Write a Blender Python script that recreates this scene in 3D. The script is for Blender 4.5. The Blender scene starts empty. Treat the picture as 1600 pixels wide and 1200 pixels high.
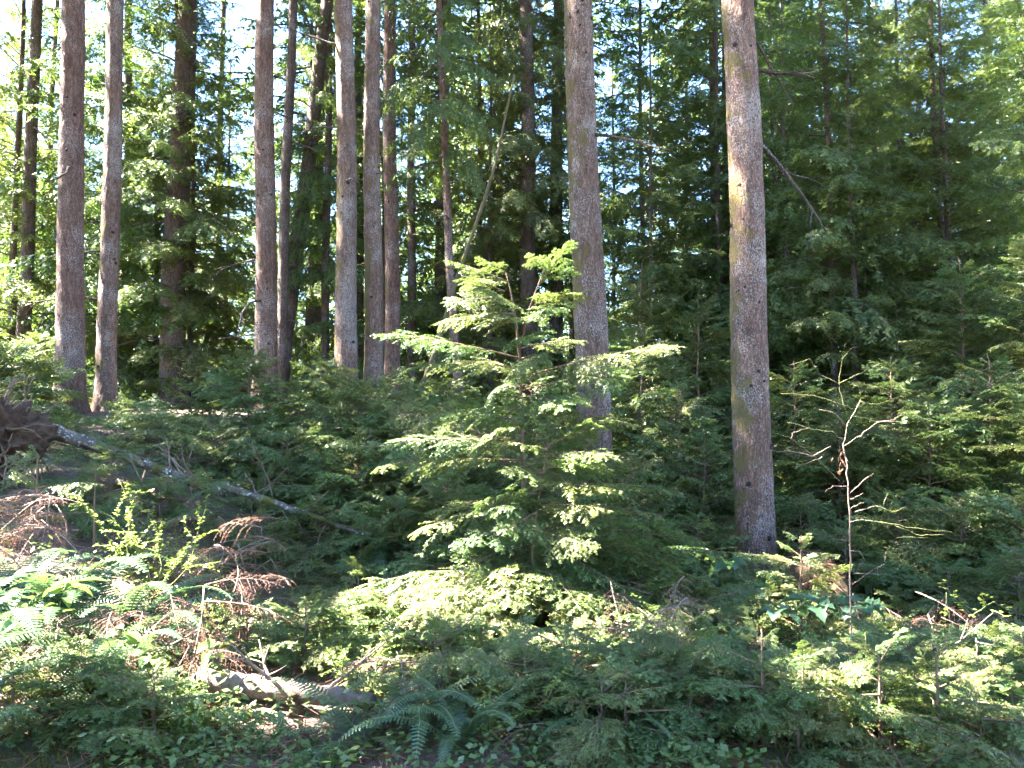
import bpy, math, random
import numpy as np
from mathutils import Vector, Matrix, noise

# ------------------------------------------------------------------ camera, sky, sun, exposure
scene = bpy.context.scene
C = scene.collection
rad = math.radians
F = 1256.0                      # focal length in photograph pixels (1600 wide)
PITCH = rad(3.0)
EYE = 1.7
cam_d = bpy.data.cameras.new('camera'); cam = bpy.data.objects.new('camera', cam_d); C.objects.link(cam)
cam_d.sensor_width = 36.0; cam_d.lens = 36.0 * F / 1600.0
cam_d.clip_start = 0.05; cam_d.clip_end = 1500
cam.location = (0, 0, EYE); cam.rotation_euler = (rad(90) + PITCH, 0, 0)
scene.camera = cam

SUN_AZ, SUN_EL = rad(82), rad(50)      # azimuth counted from the view axis (+Y) towards the left (-X)
sun_dir = Vector((-math.sin(SUN_AZ) * math.cos(SUN_EL), math.cos(SUN_AZ) * math.cos(SUN_EL), math.sin(SUN_EL)))
world = bpy.data.worlds.new('World'); scene.world = world; world.use_nodes = True
wn = world.node_tree
sky = wn.nodes.new('ShaderNodeTexSky'); sky.sky_type = 'NISHITA'; sky.sun_disc = False
sky.sun_elevation = SUN_EL; sky.sun_rotation = -SUN_AZ
sky.altitude = 1200; sky.air_density = 1.0; sky.dust_density = 0.2; sky.ozone_density = 5.0
bg = wn.nodes['Background']; bg.inputs['Strength'].default_value = 0.056
wn.links.new(sky.outputs[0], bg.inputs['Color'])
sun_l = bpy.data.lights.new('sun', 'SUN'); sun_l.energy = 5.0; sun_l.angle = rad(0.6); sun_l.color = (1.0, 0.95, 0.86)
sun = bpy.data.objects.new('sun', sun_l); C.objects.link(sun)
sun.rotation_euler = sun_dir.to_track_quat('Z', 'Y').to_euler(); sun.location = (-20, 12, 40)

scene.view_settings.view_transform = 'Standard'; scene.view_settings.look = 'None'
scene.view_settings.gamma = 1.0; scene.view_settings.use_curve_mapping = False
scene.view_settings.exposure = 5.05
cy = scene.cycles
cy.max_bounces = 4; cy.diffuse_bounces = 4; cy.glossy_bounces = 1; cy.transmission_bounces = 4
cy.transparent_max_bounces = 4; cy.caustics_reflective = False; cy.caustics_refractive = False
cy.use_denoising = True; cy.use_adaptive_sampling = True; cy.adaptive_threshold = 0.04
cy.sample_clamp_indirect = 8.0; cy.debug_use_spatial_splits = True

# ------------------------------------------------------------------ helpers
def P(px, py, Y):
    """point of the place seen at (px, py) of the photograph, at distance Y along the ground"""
    u, v = (px - 800) / F, (600 - py) / F
    d = Vector((u, math.cos(PITCH) - v * math.sin(PITCH), math.sin(PITCH) + v * math.cos(PITCH)))
    return Vector((0, 0, EYE)) + d * (Y / d.y)

GX = np.array([-40, -15, -5, -2, 0.5, 3, 8, 20, 60.])
GY = np.array([-60, 2, 4, 6, 8, 11, 14, 17, 25, 60, 200.])
GZ = np.array([[0, 0, 0, 0, 0, 0, 0, 0, 0],
               [.1, .1, .05, 0, 0, 0, 0, 0, 0],
               [.4, .3, .15, .05, 0, 0, 0, 0, 0],
               [.9, .9, .72, .25, .05, -.2, -.1, 0, 0],
               [1.3, 1.3, 1.1, .5, .15, -.4, -.2, 0, 0],
               [1.7, 1.7, 1.55, .95, .35, -.35, -.2, 0, 0],
               [1.95, 1.95, 1.9, 1.55, .9, -.1, -.1, .1, .1],
               [2.1, 2.1, 2.05, 2.0, 1.5, .3, .1, .3, .3],
               [2.0, 2.0, 2.05, 2.1, 1.8, .8, .5, .6, .6],
               [2, 2, 2, 2, 2, 1.6, 1.4, 1.4, 1.4],
               [3, 3, 3, 3, 3, 3, 3, 3, 3.]])
def g(x, y):
    x = min(max(x, -39.9), 59.9); y = min(max(y, -59.9), 199.9)
    i = int(np.searchsorted(GX, x) - 1); j = int(np.searchsorted(GY, y) - 1)
    a = (x - GX[i]) / (GX[i + 1] - GX[i]); b = (y - GY[j]) / (GY[j + 1] - GY[j])
    z = (GZ[j, i] * (1 - a) + GZ[j, i + 1] * a) * (1 - b) + (GZ[j + 1, i] * (1 - a) + GZ[j + 1, i + 1] * a) * b
    z -= 0.4 * math.exp(-((x + 2.0) / 0.8) ** 2 - ((y - 6.6) / 0.9) ** 2)      # hollow under the fallen log
    w = 1.0 if y > 3 else max(0, (y - 1) / 2)
    z += w * (0.12 * noise.noise((x * .55, y * .55, 3.1)) + 0.05 * noise.noise((x * 1.9, y * 1.9, 7.7)) + 0.02 * noise.noise((x * 6, y * 6, 1.7)))
    return z

class Acc:
    """collects triangles; build() links them as ONE mesh"""
    def __init__(s): s.V, s.T, s.M, s.A, s.n = [], [], [], [], 0
    def add(s, V, T, m=0, a=0.5):
        V = np.asarray(V, np.float32).reshape(-1, 3); T = np.asarray(T, np.int32).reshape(-1, 3)
        s.V.append(V); s.T.append(T + s.n); s.n += len(V)
        s.M.append(np.broadcast_to(np.asarray(m, np.int32), (len(T),)))
        s.A.append(np.broadcast_to(np.asarray(a, np.float32), (len(V),)))
    def arrays(s):
        return np.concatenate(s.V), np.concatenate(s.T), np.concatenate(s.M), np.concatenate(s.A)
    def mesh(s, name, mats, smooth=False):
        return to_mesh(name, *s.arrays(), mats, smooth)

def to_mesh(name, V, T, M, A, mats, smooth=False):
    me = bpy.data.meshes.new(name)
    me.vertices.add(len(V)); me.vertices.foreach_set('co', np.ascontiguousarray(V, np.float32).ravel())
    me.loops.add(len(T) * 3); me.loops.foreach_set('vertex_index', np.ascontiguousarray(T, np.int32).ravel())
    me.polygons.add(len(T)); me.polygons.foreach_set('loop_start', np.arange(0, len(T) * 3, 3, dtype=np.int32))
    me.polygons.foreach_set('material_index', np.ascontiguousarray(M, np.int32))
    me.polygons.foreach_set('use_smooth', np.full(len(T), smooth, bool))
    at = me.attributes.new('tint', 'FLOAT', 'POINT'); at.data.foreach_set('value', np.ascontiguousarray(A, np.float32))
    for m in mats: me.materials.append(m)
    me.update(calc_edges=True)
    return me

def link(name, data, parent=None, loc=(0, 0, 0), rot=(0, 0, 0), sc=(1, 1, 1)):
    o = bpy.data.objects.new(name, data); C.objects.link(o)
    if parent: o.parent = parent
    o.location = loc; o.rotation_euler = rot; o.scale = sc if hasattr(sc, '__len__') else (sc, sc, sc)
    return o
def tag(o, label=None, cat=None, group=None, kind=None):
    if label: o['label'] = label
    if cat: o['category'] = cat
    if group: o['group'] = group
    if kind: o['kind'] = kind
    return o
def thing(name, label, cat, loc, group=None, rz=0):
    o = bpy.data.objects.new(name, None); o.empty_display_size = 0.2; C.objects.link(o)
    o.location = loc; o.rotation_euler = (0, 0, rz)
    return tag(o, label, cat, group)

def frame(d):
    d = d / (np.linalg.norm(d) + 1e-9)
    up = np.array([0, 0, 1.]) if abs(d[2]) < .9 else np.array([1., 0, 0])
    s = np.cross(up, d); s /= np.linalg.norm(s); u = np.cross(d, s)
    return d, s, u
def tube(acc, pts, r0, r1, sides=4, m=0, a=0.5, cap=True, rough=0, rng=None, pw=1.0):
    pts = np.asarray(pts, float); n = len(pts); V = []
    for i in range(n):
        d = pts[min(i + 1, n - 1)] - pts[max(i - 1, 0)]
        _, s, u = frame(d); r = r0 + (r1 - r0) * (i / (n - 1)) ** pw
        for k in range(sides):
            t = 2 * math.pi * k / sides; q = r * (1 + (rough * rng.normal() if rough else 0))
            V.append(pts[i] + q * (math.cos(t) * s + math.sin(t) * u))
    T = []
    for i in range(n - 1):
        for k in range(sides):
            a0, a1 = i * sides + k, i * sides + (k + 1) % sides
            T += [(a0, a1, a1 + sides), (a0, a1 + sides, a0 + sides)]
    if cap:
        V.append(pts[-1]); V.append(pts[0]); e = len(V) - 2
        for k in range(sides):
            T.append(((n - 1) * sides + k, (n - 1) * sides + (k + 1) % sides, e)); T.append(((k + 1) % sides, k, e + 1))
    acc.add(V, T, m, a)
def wander(p, d, L, n, rng, bend=0.15, droop=0.0):
    p = np.array(p, float); d = np.array(d, float); d /= np.linalg.norm(d); out = [p.copy()]
    for i in range(n):
        d = d + rng.normal(size=3) * bend + np.array([0, 0, -droop]); d /= np.linalg.norm(d)
        p = p + d * L / n; out.append(p.copy())
    return np.array(out)

# ------------------------------------------------------------------ materials
def nodes(name):
    m = bpy.data.materials.new(name); m.use_nodes = True
    nt = m.node_tree; nt.nodes.clear()
    out = nt.nodes.new('ShaderNodeOutputMaterial')
    return m, nt, out
def N(nt, t, **kw):
    n = nt.nodes.new(t)
    for k, v in kw.items(): setattr(n, k, v)
    return n
def ramp(nt, stops):
    r = nt.nodes.new('ShaderNodeValToRGB')
    while len(r.color_ramp.elements) > 1: r.color_ramp.elements.remove(r.color_ramp.elements[0])
    r.color_ramp.elements[0].position = stops[0][0]; r.color_ramp.elements[0].color = (*stops[0][1], 1)
    for p, c in stops[1:]:
        e = r.color_ramp.elements.new(p); e.color = (*c, 1)
    return r
def leaf_mat(name, dark, light, trans, tmix=0.4, rough=0.45, spec=0.5, hue=0.06):
    m, nt, out = nodes(name)
    at = N(nt, 'ShaderNodeAttribute', attribute_name='tint')
    oi = N(nt, 'ShaderNodeObjectInfo')
    geo = N(nt, 'ShaderNodeNewGeometry')
    nz = N(nt, 'ShaderNodeTexNoise'); nz.inputs['Scale'].default_value = 1.3; nz.inputs['Detail'].default_value = 2
    nt.links.new(geo.outputs['Position'], nz.inputs['Vector'])
    ad = N(nt, 'ShaderNodeMath', operation='ADD'); nt.links.new(at.outputs['Fac'], ad.inputs[0]); nt.links.new(nz.outputs['Fac'], ad.inputs[1])
    sb = N(nt, 'ShaderNodeMath', operation='SUBTRACT', use_clamp=True); nt.links.new(ad.outputs[0], sb.inputs[0]); sb.inputs[1].default_value = 0.5
    mx = N(nt, 'ShaderNodeMix', data_type='RGBA'); mx.inputs[6].default_value = (*dark, 1); mx.inputs[7].default_value = (*light, 1)
    nt.links.new(sb.outputs[0], mx.inputs[0])
    hs = N(nt, 'ShaderNodeHueSaturation')
    mr = N(nt, 'ShaderNodeMapRange'); mr.inputs[3].default_value = 0.5 - hue; mr.inputs[4].default_value = 0.5 + hue * .6
    nt.links.new(oi.outputs['Random'], mr.inputs[0]); nt.links.new(mr.outputs[0], hs.inputs['Hue'])
    nt.links.new(mx.outputs[2], hs.inputs['Color'])
    pr = N(nt, 'ShaderNodeBsdfPrincipled'); pr.inputs['Roughness'].default_value = rough; pr.inputs['Specular IOR Level'].default_value = spec
    nt.links.new(hs.outputs[0], pr.inputs['Base Color'])
    tr = N(nt, 'ShaderNodeBsdfTranslucent')
    mt = N(nt, 'ShaderNodeMix', data_type='RGBA', blend_type='MIX'); mt.inputs[0].default_value = 0.55
    nt.links.new(hs.outputs[0], mt.inputs[6]); mt.inputs[7].default_value = (*trans, 1); nt.links.new(mt.outputs[2], tr.inputs['Color'])
    ms = N(nt, 'ShaderNodeMixShader'); ms.inputs[0].default_value = tmix
    nt.links.new(pr.outputs[0], ms.inputs[1]); nt.links.new(tr.outputs[0], ms.inputs[2]); nt.links.new(ms.outputs[0], out.inputs[0])
    return m
def wood_mat(name, c0, c1, scale=8, rough=0.85, bump=0.5, stretch=0.25, moss=0.0, lichen=0.0):
    m, nt, out = nodes(name)
    tc = N(nt, 'ShaderNodeTexCoord'); mp = N(nt, 'ShaderNodeMapping'); mp.inputs['Scale'].default_value = (1, 1, stretch)
    nt.links.new(tc.outputs['Object'], mp.inputs[0])
    nz = N(nt, 'ShaderNodeTexNoise'); nz.inputs['Scale'].default_value = scale; nz.inputs['Detail'].default_value = 6; nz.inputs['Roughness'].default_value = .65
    nt.links.new(mp.outputs[0], nz.inputs['Vector'])
    r = ramp(nt, [(0.3, c0), (0.7, c1)]); nt.links.new(nz.outputs['Fac'], r.inputs[0])
    col = r.outputs[0]
    if lichen:
        n2 = N(nt, 'ShaderNodeTexNoise'); n2.inputs['Scale'].default_value = 30; n2.inputs['Detail'].default_value = 3
        nt.links.new(tc.outputs['Object'], n2.inputs['Vector'])
        r2 = ramp(nt, [(0.6 - .1 * lichen, (0, 0, 0)), (0.68 - .1 * lichen, (1, 1, 1))]); nt.links.new(n2.outputs['Fac'], r2.inputs[0])
        x = N(nt, 'ShaderNodeMix', data_type='RGBA'); nt.links.new(r2.outputs[0], x.inputs[0]); nt.links.new(col, x.inputs[6]); x.inputs[7].default_value = (.38, .4, .38, 1); col = x.outputs[2]
    if moss:
        n2 = N(nt, 'ShaderNodeTexNoise'); n2.inputs['Scale'].default_value = 2.2; n2.inputs['Detail'].default_value = 5
        nt.links.new(tc.outputs['Object'], n2.inputs['Vector'])
        r2 = ramp(nt, [(0.62 - .2 * moss, (0, 0, 0)), (0.72 - .2 * moss, (1, 1, 1))]); nt.links.new(n2.outputs['Fac'], r2.inputs[0])
        x = N(nt, 'ShaderNodeMix', data_type='RGBA'); nt.links.new(r2.outputs[0], x.inputs[0]); nt.links.new(col, x.inputs[6]); x.inputs[7].default_value = (.09, .085, .02, 1); col = x.outputs[2]
    pr = N(nt, 'ShaderNodeBsdfPrincipled'); pr.inputs['Roughness'].default_value = rough; pr.inputs['Specular IOR Level'].default_value = .25
    nt.links.new(col, pr.inputs['Base Color'])
    bp = N(nt, 'ShaderNodeBump'); bp.inputs['Strength'].default_value = bump; bp.inputs['Distance'].default_value = .03
    nt.links.new(nz.outputs['Fac'], bp.inputs['Height']); nt.links.new(bp.outputs[0], pr.inputs['Normal'])
    nt.links.new(pr.outputs[0], out.inputs[0])
    return m
def bark_mat(name, dark, mid, lichen=0.5, moss=0.3, fl=46.0):
    """flaky vertical conifer bark: plates, pale lichen specks, moss patches"""
    m, nt, out = nodes(name)
    tc = N(nt, 'ShaderNodeTexCoord'); oi = N(nt, 'ShaderNodeObjectInfo')
    off = N(nt, 'ShaderNodeVectorMath', operation='ADD')
    sc3 = N(nt, 'ShaderNodeVectorMath', operation='SCALE'); sc3.inputs['Scale'].default_value = 37.0
    cb = N(nt, 'ShaderNodeCombineXYZ')
    for k in range(3): nt.links.new(oi.outputs['Random'], cb.inputs[k])
    nt.links.new(cb.outputs[0], sc3.inputs[0]); nt.links.new(tc.outputs['Object'], off.inputs[0]); nt.links.new(sc3.outputs[0], off.inputs[1])
    mp = N(nt, 'ShaderNodeMapping'); mp.inputs['Scale'].default_value = (1, 1, .28); nt.links.new(off.outputs[0], mp.inputs[0])
    wob = N(nt, 'ShaderNodeTexNoise'); wob.inputs['Scale'].default_value = 9; wob.inputs['Detail'].default_value = 3; nt.links.new(mp.outputs[0], wob.inputs['Vector'])
    wm = N(nt, 'ShaderNodeMix', data_type='VECTOR'); wm.inputs[0].default_value = .16; nt.links.new(mp.outputs[0], wm.inputs[4]); nt.links.new(wob.outputs['Color'], wm.inputs[5])
    vo = N(nt, 'ShaderNodeTexVoronoi', feature='DISTANCE_TO_EDGE'); vo.inputs['Scale'].default_value = fl; nt.links.new(wm.outputs[1], vo.inputs['Vector'])
    vc = N(nt, 'ShaderNodeTexVoronoi'); vc.inputs['Scale'].default_value = fl; nt.links.new(wm.outputs[1], vc.inputs['Vector'])
    nz = N(nt, 'ShaderNodeTexNoise'); nz.inputs['Scale'].default_value = 16; nz.inputs['Detail'].default_value = 7; nz.inputs['Roughness'].default_value = .7; nt.links.new(mp.outputs[0], nz.inputs['Vector'])
    big = N(nt, 'ShaderNodeTexNoise'); big.inputs['Scale'].default_value = 1.6; big.inputs['Detail'].default_value = 4; nt.links.new(off.outputs[0], big.inputs['Vector'])
    r = ramp(nt, [(0.28, dark), (0.55, mid), (0.8, tuple(min(1, c * 1.5) for c in mid))]); nt.links.new(nz.outputs['Fac'], r.inputs[0])
    # each flake its own tone
    sp = N(nt, 'ShaderNodeSeparateColor'); nt.links.new(vc.outputs['Color'], sp.inputs[0])
    mr = N(nt, 'ShaderNodeMapRange'); mr.inputs[3].default_value = .65; mr.inputs[4].default_value = 1.3; nt.links.new(sp.outputs[0], mr.inputs[0])
    mu = N(nt, 'ShaderNodeMix', data_type='RGBA', blend_type='MULTIPLY'); mu.inputs[0].default_value = 1; nt.links.new(r.outputs[0], mu.inputs[6])
    cmb = N(nt, 'ShaderNodeCombineColor')
    for k in range(3): nt.links.new(mr.outputs[0], cmb.inputs[k])
    nt.links.new(cmb.outputs[0], mu.inputs[7])
    col = mu.outputs[2]
    er = ramp(nt, [(0.0, (.75, .75, .75)), (0.1, (0, 0, 0))]); nt.links.new(vo.outputs['Distance'], er.inputs[0])
    e = N(nt, 'ShaderNodeMix', data_type='RGBA'); nt.links.new(er.outputs[0], e.inputs[0]); nt.links.new(col, e.inputs[6]); e.inputs[7].default_value = (*[c * .55 for c in dark], 1); col = e.outputs[2]
    # lichen: specks where the larger noise lets them grow
    ln = N(nt, 'ShaderNodeTexNoise'); ln.inputs['Scale'].default_value = 85; ln.inputs['Detail'].default_value = 4; ln.inputs['Roughness'].default_value = .6
    lm = N(nt, 'ShaderNodeMapping'); lm.inputs['Scale'].default_value = (1, 1, .6); nt.links.new(off.outputs[0], lm.inputs[0]); nt.links.new(lm.outputs[0], ln.inputs['Vector'])
    la = N(nt, 'ShaderNodeMath', operation='MULTIPLY_ADD'); la.inputs[1].default_value = .5; nt.links.new(big.outputs['Fac'], la.inputs[0]); nt.links.new(ln.outputs['Fac'], la.inputs[2])
    lr = ramp(nt, [(0.865 - .12 * lichen, (0, 0, 0)), (0.94 - .12 * lichen, (.68, .68, .68))]); nt.links.new(la.outputs[0], lr.inputs[0])
    x = N(nt, 'ShaderNodeMix', data_type='RGBA'); nt.links.new(lr.outputs[0], x.inputs[0]); nt.links.new(col, x.inputs[6]); x.inputs[7].default_value = (.36, .335, .33, 1); col = x.outputs[2]
    # moss on the weather side (left of the picture)
    mo = N(nt, 'ShaderNodeTexNoise'); mo.inputs['Scale'].default_value = 2.4; mo.inputs['Detail'].default_value = 6; mo.inputs['Roughness'].default_value = .65; nt.links.new(off.outputs[0], mo.inputs['Vector'])
    ge = N(nt, 'ShaderNodeNewGeometry'); sn = N(nt, 'ShaderNodeSeparateXYZ'); nt.links.new(ge.outputs['Normal'], sn.inputs[0])
    ma = N(nt, 'ShaderNodeMath', operation='MULTIPLY_ADD'); ma.inputs[1].default_value = -.13; nt.links.new(sn.outputs[0], ma.inputs[0]); nt.links.new(mo.outputs['Fac'], ma.inputs[2])
    mrp = ramp(nt, [(0.70 - .16 * moss, (0, 0, 0)), (0.78 - .16 * moss, (.9, .9, .9))]); nt.links.new(ma.outputs[0], mrp.inputs[0])
    x = N(nt, 'ShaderNodeMix', data_type='RGBA'); nt.links.new(mrp.outputs[0], x.inputs[0]); nt.links.new(col, x.inputs[6]); x.inputs[7].default_value = (.115, .085, .028, 1); col = x.outputs[2]
    pr = N(nt, 'ShaderNodeBsdfPrincipled'); pr.inputs['Roughness'].default_value = .85; pr.inputs['Specular IOR Level'].default_value = .25
    nt.links.new(col, pr.inputs['Base Color'])
    hh = N(nt, 'ShaderNodeMath', operation='MULTIPLY_ADD'); hh.inputs[1].default_value = .6; nt.links.new(nz.outputs['Fac'], hh.inputs[0])
    hr = ramp(nt, [(0.0, (0, 0, 0)), (0.2, (.5, .5, .5))]); nt.links.new(vo.outputs['Distance'], hr.inputs[0]); nt.links.new(hr.outputs[0], hh.inputs[2])
    bp = N(nt, 'ShaderNodeBump'); bp.inputs['Strength'].default_value = .9; bp.inputs['Distance'].default_value = .02
    nt.links.new(hh.outputs[0], bp.inputs['Height']); nt.links.new(bp.outputs[0], pr.inputs['Normal'])
    nt.links.new(pr.outputs[0], out.inputs[0])
    return m

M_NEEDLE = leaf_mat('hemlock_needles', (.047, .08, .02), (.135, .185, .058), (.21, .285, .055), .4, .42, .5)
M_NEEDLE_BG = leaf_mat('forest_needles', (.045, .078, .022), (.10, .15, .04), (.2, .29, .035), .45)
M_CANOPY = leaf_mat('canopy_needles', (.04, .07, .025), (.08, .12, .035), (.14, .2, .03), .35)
M_TWIG = wood_mat('twig_bark', (.10, .06, .04), (.2, .13, .09), 30)
M_DEADTWIG = wood_mat('dead_twig', (.13, .085, .065), (.27, .19, .155), 30)
M_DEADNEEDLE = leaf_mat('dead_needles', (.17, .07, .045), (.28, .145, .105), (.25, .1, .055), .25, .7, .2, .02)
M_BARK = bark_mat('conifer_bark', (.072, .04, .031), (.172, .104, .08), .48, .75)
M_BARK_R = bark_mat('red_conifer_bark', (.08, .042, .031), (.182, .1, .074), .5, .85)
M_BARK_D = bark_mat('dark_conifer_bark', (.05, .034, .028), (.1, .07, .058), .25, .5)
M_BARK_B = bark_mat('brown_conifer_bark', (.068, .038, .029), (.155, .088, .068), .38, .45)
M_KNOT = wood_mat('knot', (.012, .009, .008), (.035, .025, .02), 30)
M_PALELOG = wood_mat('pale_log_bark', (.09, .06, .048), (.22, .16, .135), 12, .85, .8, .5)
M_LOG = wood_mat('log_bark', (.055, .04, .034), (.16, .125, .11), 9, .85, .7, .3, .55, .35)
M_POLE = wood_mat('mossy_pole', (.05, .036, .022), (.11, .085, .045), 9, .9, .6, .3, .5)
M_MOSS = leaf_mat('moss', (.06, .065, .014), (.15, .14, .03), (.12, .12, .02), .25, .9, .1, .02)
M_SOIL = wood_mat('soil', (.035, .02, .014), (.11, .068, .048), 14, .95, .8, 1)
M_SALAL = leaf_mat('broad_leaf', (.05, .095, .03), (.12, .19, .06), (.2, .32, .04), .35, .3, .6)
M_TEAL = leaf_mat('blue_green_leaf', (.04, .09, .05), (.085, .15, .085), (.14, .25, .06), .3, .4, .5, .03)
M_HUCK = leaf_mat('huckleberry_leaf', (.10, .17, .03), (.2, .27, .07), (.3, .42, .06), .45, .4, .5, .04)
M_FERN = leaf_mat('fern_frond', (.035, .08, .04), (.09, .15, .07), (.13, .24, .05), .3, .35, .6, .03)
M_GREENSTEM = wood_mat('green_stem', (.09, .1, .035), (.19, .18, .08), 25)

# ------------------------------------------------------------------ ground
def soil_ground():
    m, nt, out = nodes('forest_floor')
    ge = N(nt, 'ShaderNodeNewGeometry')
    a = N(nt, 'ShaderNodeTexNoise'); a.inputs['Scale'].default_value = .8; a.inputs['Detail'].default_value = 6; nt.links.new(ge.outputs['Position'], a.inputs['Vector'])
    b = N(nt, 'ShaderNodeTexNoise'); b.inputs['Scale'].default_value = 22; b.inputs['Detail'].default_value = 7; b.inputs['Roughness'].default_value = .75; nt.links.new(ge.outputs['Position'], b.inputs['Vector'])
    r1 = ramp(nt, [(.3, (.06, .04, .03)), (.5, (.13, .085, .062)), (.7, (.23, .155, .12))]); nt.links.new(b.outputs['Fac'], r1.inputs[0])
    r2 = ramp(nt, [(.3, (.035, .045, .014)), (.7, (.09, .095, .03))]); nt.links.new(b.outputs['Fac'], r2.inputs[0])
    k = ramp(nt, [(.47, (0, 0, 0)), (.58, (1, 1, 1))]); nt.links.new(a.outputs['Fac'], k.inputs[0])
    x = N(nt, 'ShaderNodeMix', data_type='RGBA'); nt.links.new(k.outputs[0], x.inputs[0]); nt.links.new(r1.outputs[0], x.inputs[6]); nt.links.new(r2.outputs[0], x.inputs[7])
    pr = N(nt, 'ShaderNodeBsdfPrincipled'); pr.inputs['Roughness'].default_value = .95; nt.links.new(x.outputs[2], pr.inputs['Base Color'])
    bp = N(nt, 'ShaderNodeBump'); bp.inputs['Strength'].default_value = .8; bp.inputs['Distance'].default_value = .05
    nt.links.new(b.outputs['Fac'], bp.inputs['Height']); nt.links.new(bp.outputs[0], pr.inputs['Normal']); nt.links.new(pr.outputs[0], out.inputs[0])
    return m
def axis(lo, a, b, hi, step, grow=1.18):
    v = list(np.arange(a, b, step)); s = step
    while v[-1] < hi: s *= grow; v.append(v[-1] + s)
    s = step; w = [a]
    while w[-1] > lo: s *= grow; w.append(w[-1] - s)
    return np.array(w[:0:-1] + v)
gx = axis(-300, -8, 8, 300, .11); gy = axis(-200, 3, 13, 500, .11)
gv = np.array([[x, y, g(float(x), float(y))] for y in gy for x in gx], np.float32)
nx = len(gx); ii = (np.arange(len(gy) - 1)[:, None] * nx + np.arange(nx - 1)[None]).ravel()
gt = np.concatenate([np.stack([ii, ii + 1, ii + nx + 1], 1), np.stack([ii, ii + nx + 1, ii + nx], 1)])
ground = link('ground', to_mesh('ground', gv, gt, np.zeros(len(gt)), np.full(len(gv), .5), [soil_ground()], True)); tag(ground, 'brown forest floor of needles and moss rising to the left', kind='structure')

# ------------------------------------------------------------------ needle sprays
def spray(L, rng, lat_step, lat_len, sub_step, sub_len, nl, nw, nstep, droop=.25, wood=True, bare=.12, gap=0.0, main_r=None, hang=0.0):
    """one flat lacy conifer bough along +X; returns V, T, M (0 needles, 1 wood), A"""
    acc = Acc(); nV, nA = [], []
    def needles(pts, tint):
        pts = np.asarray(pts); seg = np.diff(pts, axis=0); sl = np.linalg.norm(seg, axis=1); tot = sl.sum()
        k = max(2, int(tot / nstep)); s = (np.arange(k) + rng.random(k) * .6) / k * tot
        cum = np.concatenate([[0], np.cumsum(sl)]); idx = np.clip(np.searchsorted(cum, s) - 1, 0, len(seg) - 1)
        p = pts[idx] + seg[idx] * ((s - cum[idx]) / sl[idx])[:, None]
        d = seg[idx] / sl[idx][:, None]
        side = np.cross([0, 0, 1.], d); side /= np.linalg.norm(side, axis=1)[:, None] + 1e-9
        for sg in (-1, 1):
            tilt = rng.normal(0, .35, k)[:, None]
            q = side * sg * np.cos(tilt) + np.array([0, 0, 1.]) * np.sin(tilt) + .35 * d
            l = nl * (.65 + .6 * rng.random(k))[:, None]
            w = d * nw * .5 + np.array([0, 0, 1.]) * (rng.normal(0, .3, k) * nw)[:, None]
            nV.append(np.stack([p - w, p + w, p + q * l + np.array([0, 0, -.15]) * l], 1).reshape(-1, 3))
            nA.append(np.repeat(np.clip(tint + rng.normal(0, .1, k), 0, 1), 3))
    n = 9; ax = [np.zeros(3)]; d = np.array([1., 0, droop * .45]); yb = rng.normal(0, .03)
    for i in range(n):
        d = d + np.array([0, yb + rng.normal(0, .03), -droop / n * (1.2 if i > n / 2 else .7)]); d /= np.linalg.norm(d); ax.append(ax[-1] + d * L / n)
    ax = np.array(ax)
    at = lambda t: (lambda f, i: ax[i] + (ax[i + 1] - ax[i]) * (f - i))(t * n, min(int(t * n), n - 1))
    r = main_r or .004 + .005 * L
    if wood: tube(acc, ax, r, r * .2, 4, 1, .5)
    needles(ax[int(n * .55):], .6)
    t = bare; sg = 1
    while t < .985:
        t += lat_step / L * (.7 + .6 * rng.random()); sg = -sg
        if t >= .99: break
        if rng.random() < gap: continue
        prof = min(1, (t - bare) / .22 + .25) * (1 - t) ** .75 + .05
        l = lat_len * prof * (.65 + .6 * rng.random())
        i = min(int(t * n), n - 1); md = ax[i + 1] - ax[i]; md /= np.linalg.norm(md)
        sd = np.cross([0, 0, 1], md); ang = rad(52 + rng.normal(0, 9))
        dd = md * math.cos(ang) + sd * sg * math.sin(ang) + np.array([0, 0, rng.normal(.10, .17)])
        pl = wander(at(min(t, .999)), dd, l, 4, rng, .05, .09 + droop * .2)
        tint = float(np.clip(rng.normal(.42, .16), 0, 1))
        if wood and l > .1: tube(acc, pl, r * .35, r * .1, 3, 1, .5, False)
        needles(pl, tint)
        s = .1; s2 = sg
        while s < .95 and sub_len > 0:
            s += sub_step / l * (.7 + .6 * rng.random()); s2 = -s2
            if s >= .97: break
            ls = min(sub_len, l * .6) * (1.1 - s) * (.6 + .7 * rng.random())
            if ls < nl: continue
            j = min(int(s * 4), 3); b = pl[j + 1] - pl[j]; b = b / np.linalg.norm(b); sb = np.cross([0, 0, 1], b)
            a2 = rad(50 + rng.normal(0, 10)); d3 = b * math.cos(a2) + sb * s2 * math.sin(a2) + np.array([0, 0, rng.normal(0, .12) - .05 - hang * rng.random()])
            p0 = pl[j] + (pl[j + 1] - pl[j]) * (s * 4 - j)
            needles(np.array([p0, p0 + d3 * ls * .5, p0 + d3 * ls + np.array([0, 0, -.12 * ls])]), min(1, tint + .12))
    V = np.concatenate(nV); acc.add(V, np.arange(len(V)).reshape(-1, 3), 0, np.concatenate(nA))
    return acc.arrays()

def sprays(name, n, mats, seed, **kw):
    out = []
    for k in range(n):
        rng = np.random.default_rng(seed + k)
        out.append(to_mesh(name, *spray(rng=rng, **kw), mats))
    return out
HM = [M_NEEDLE, M_TWIG]
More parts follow.
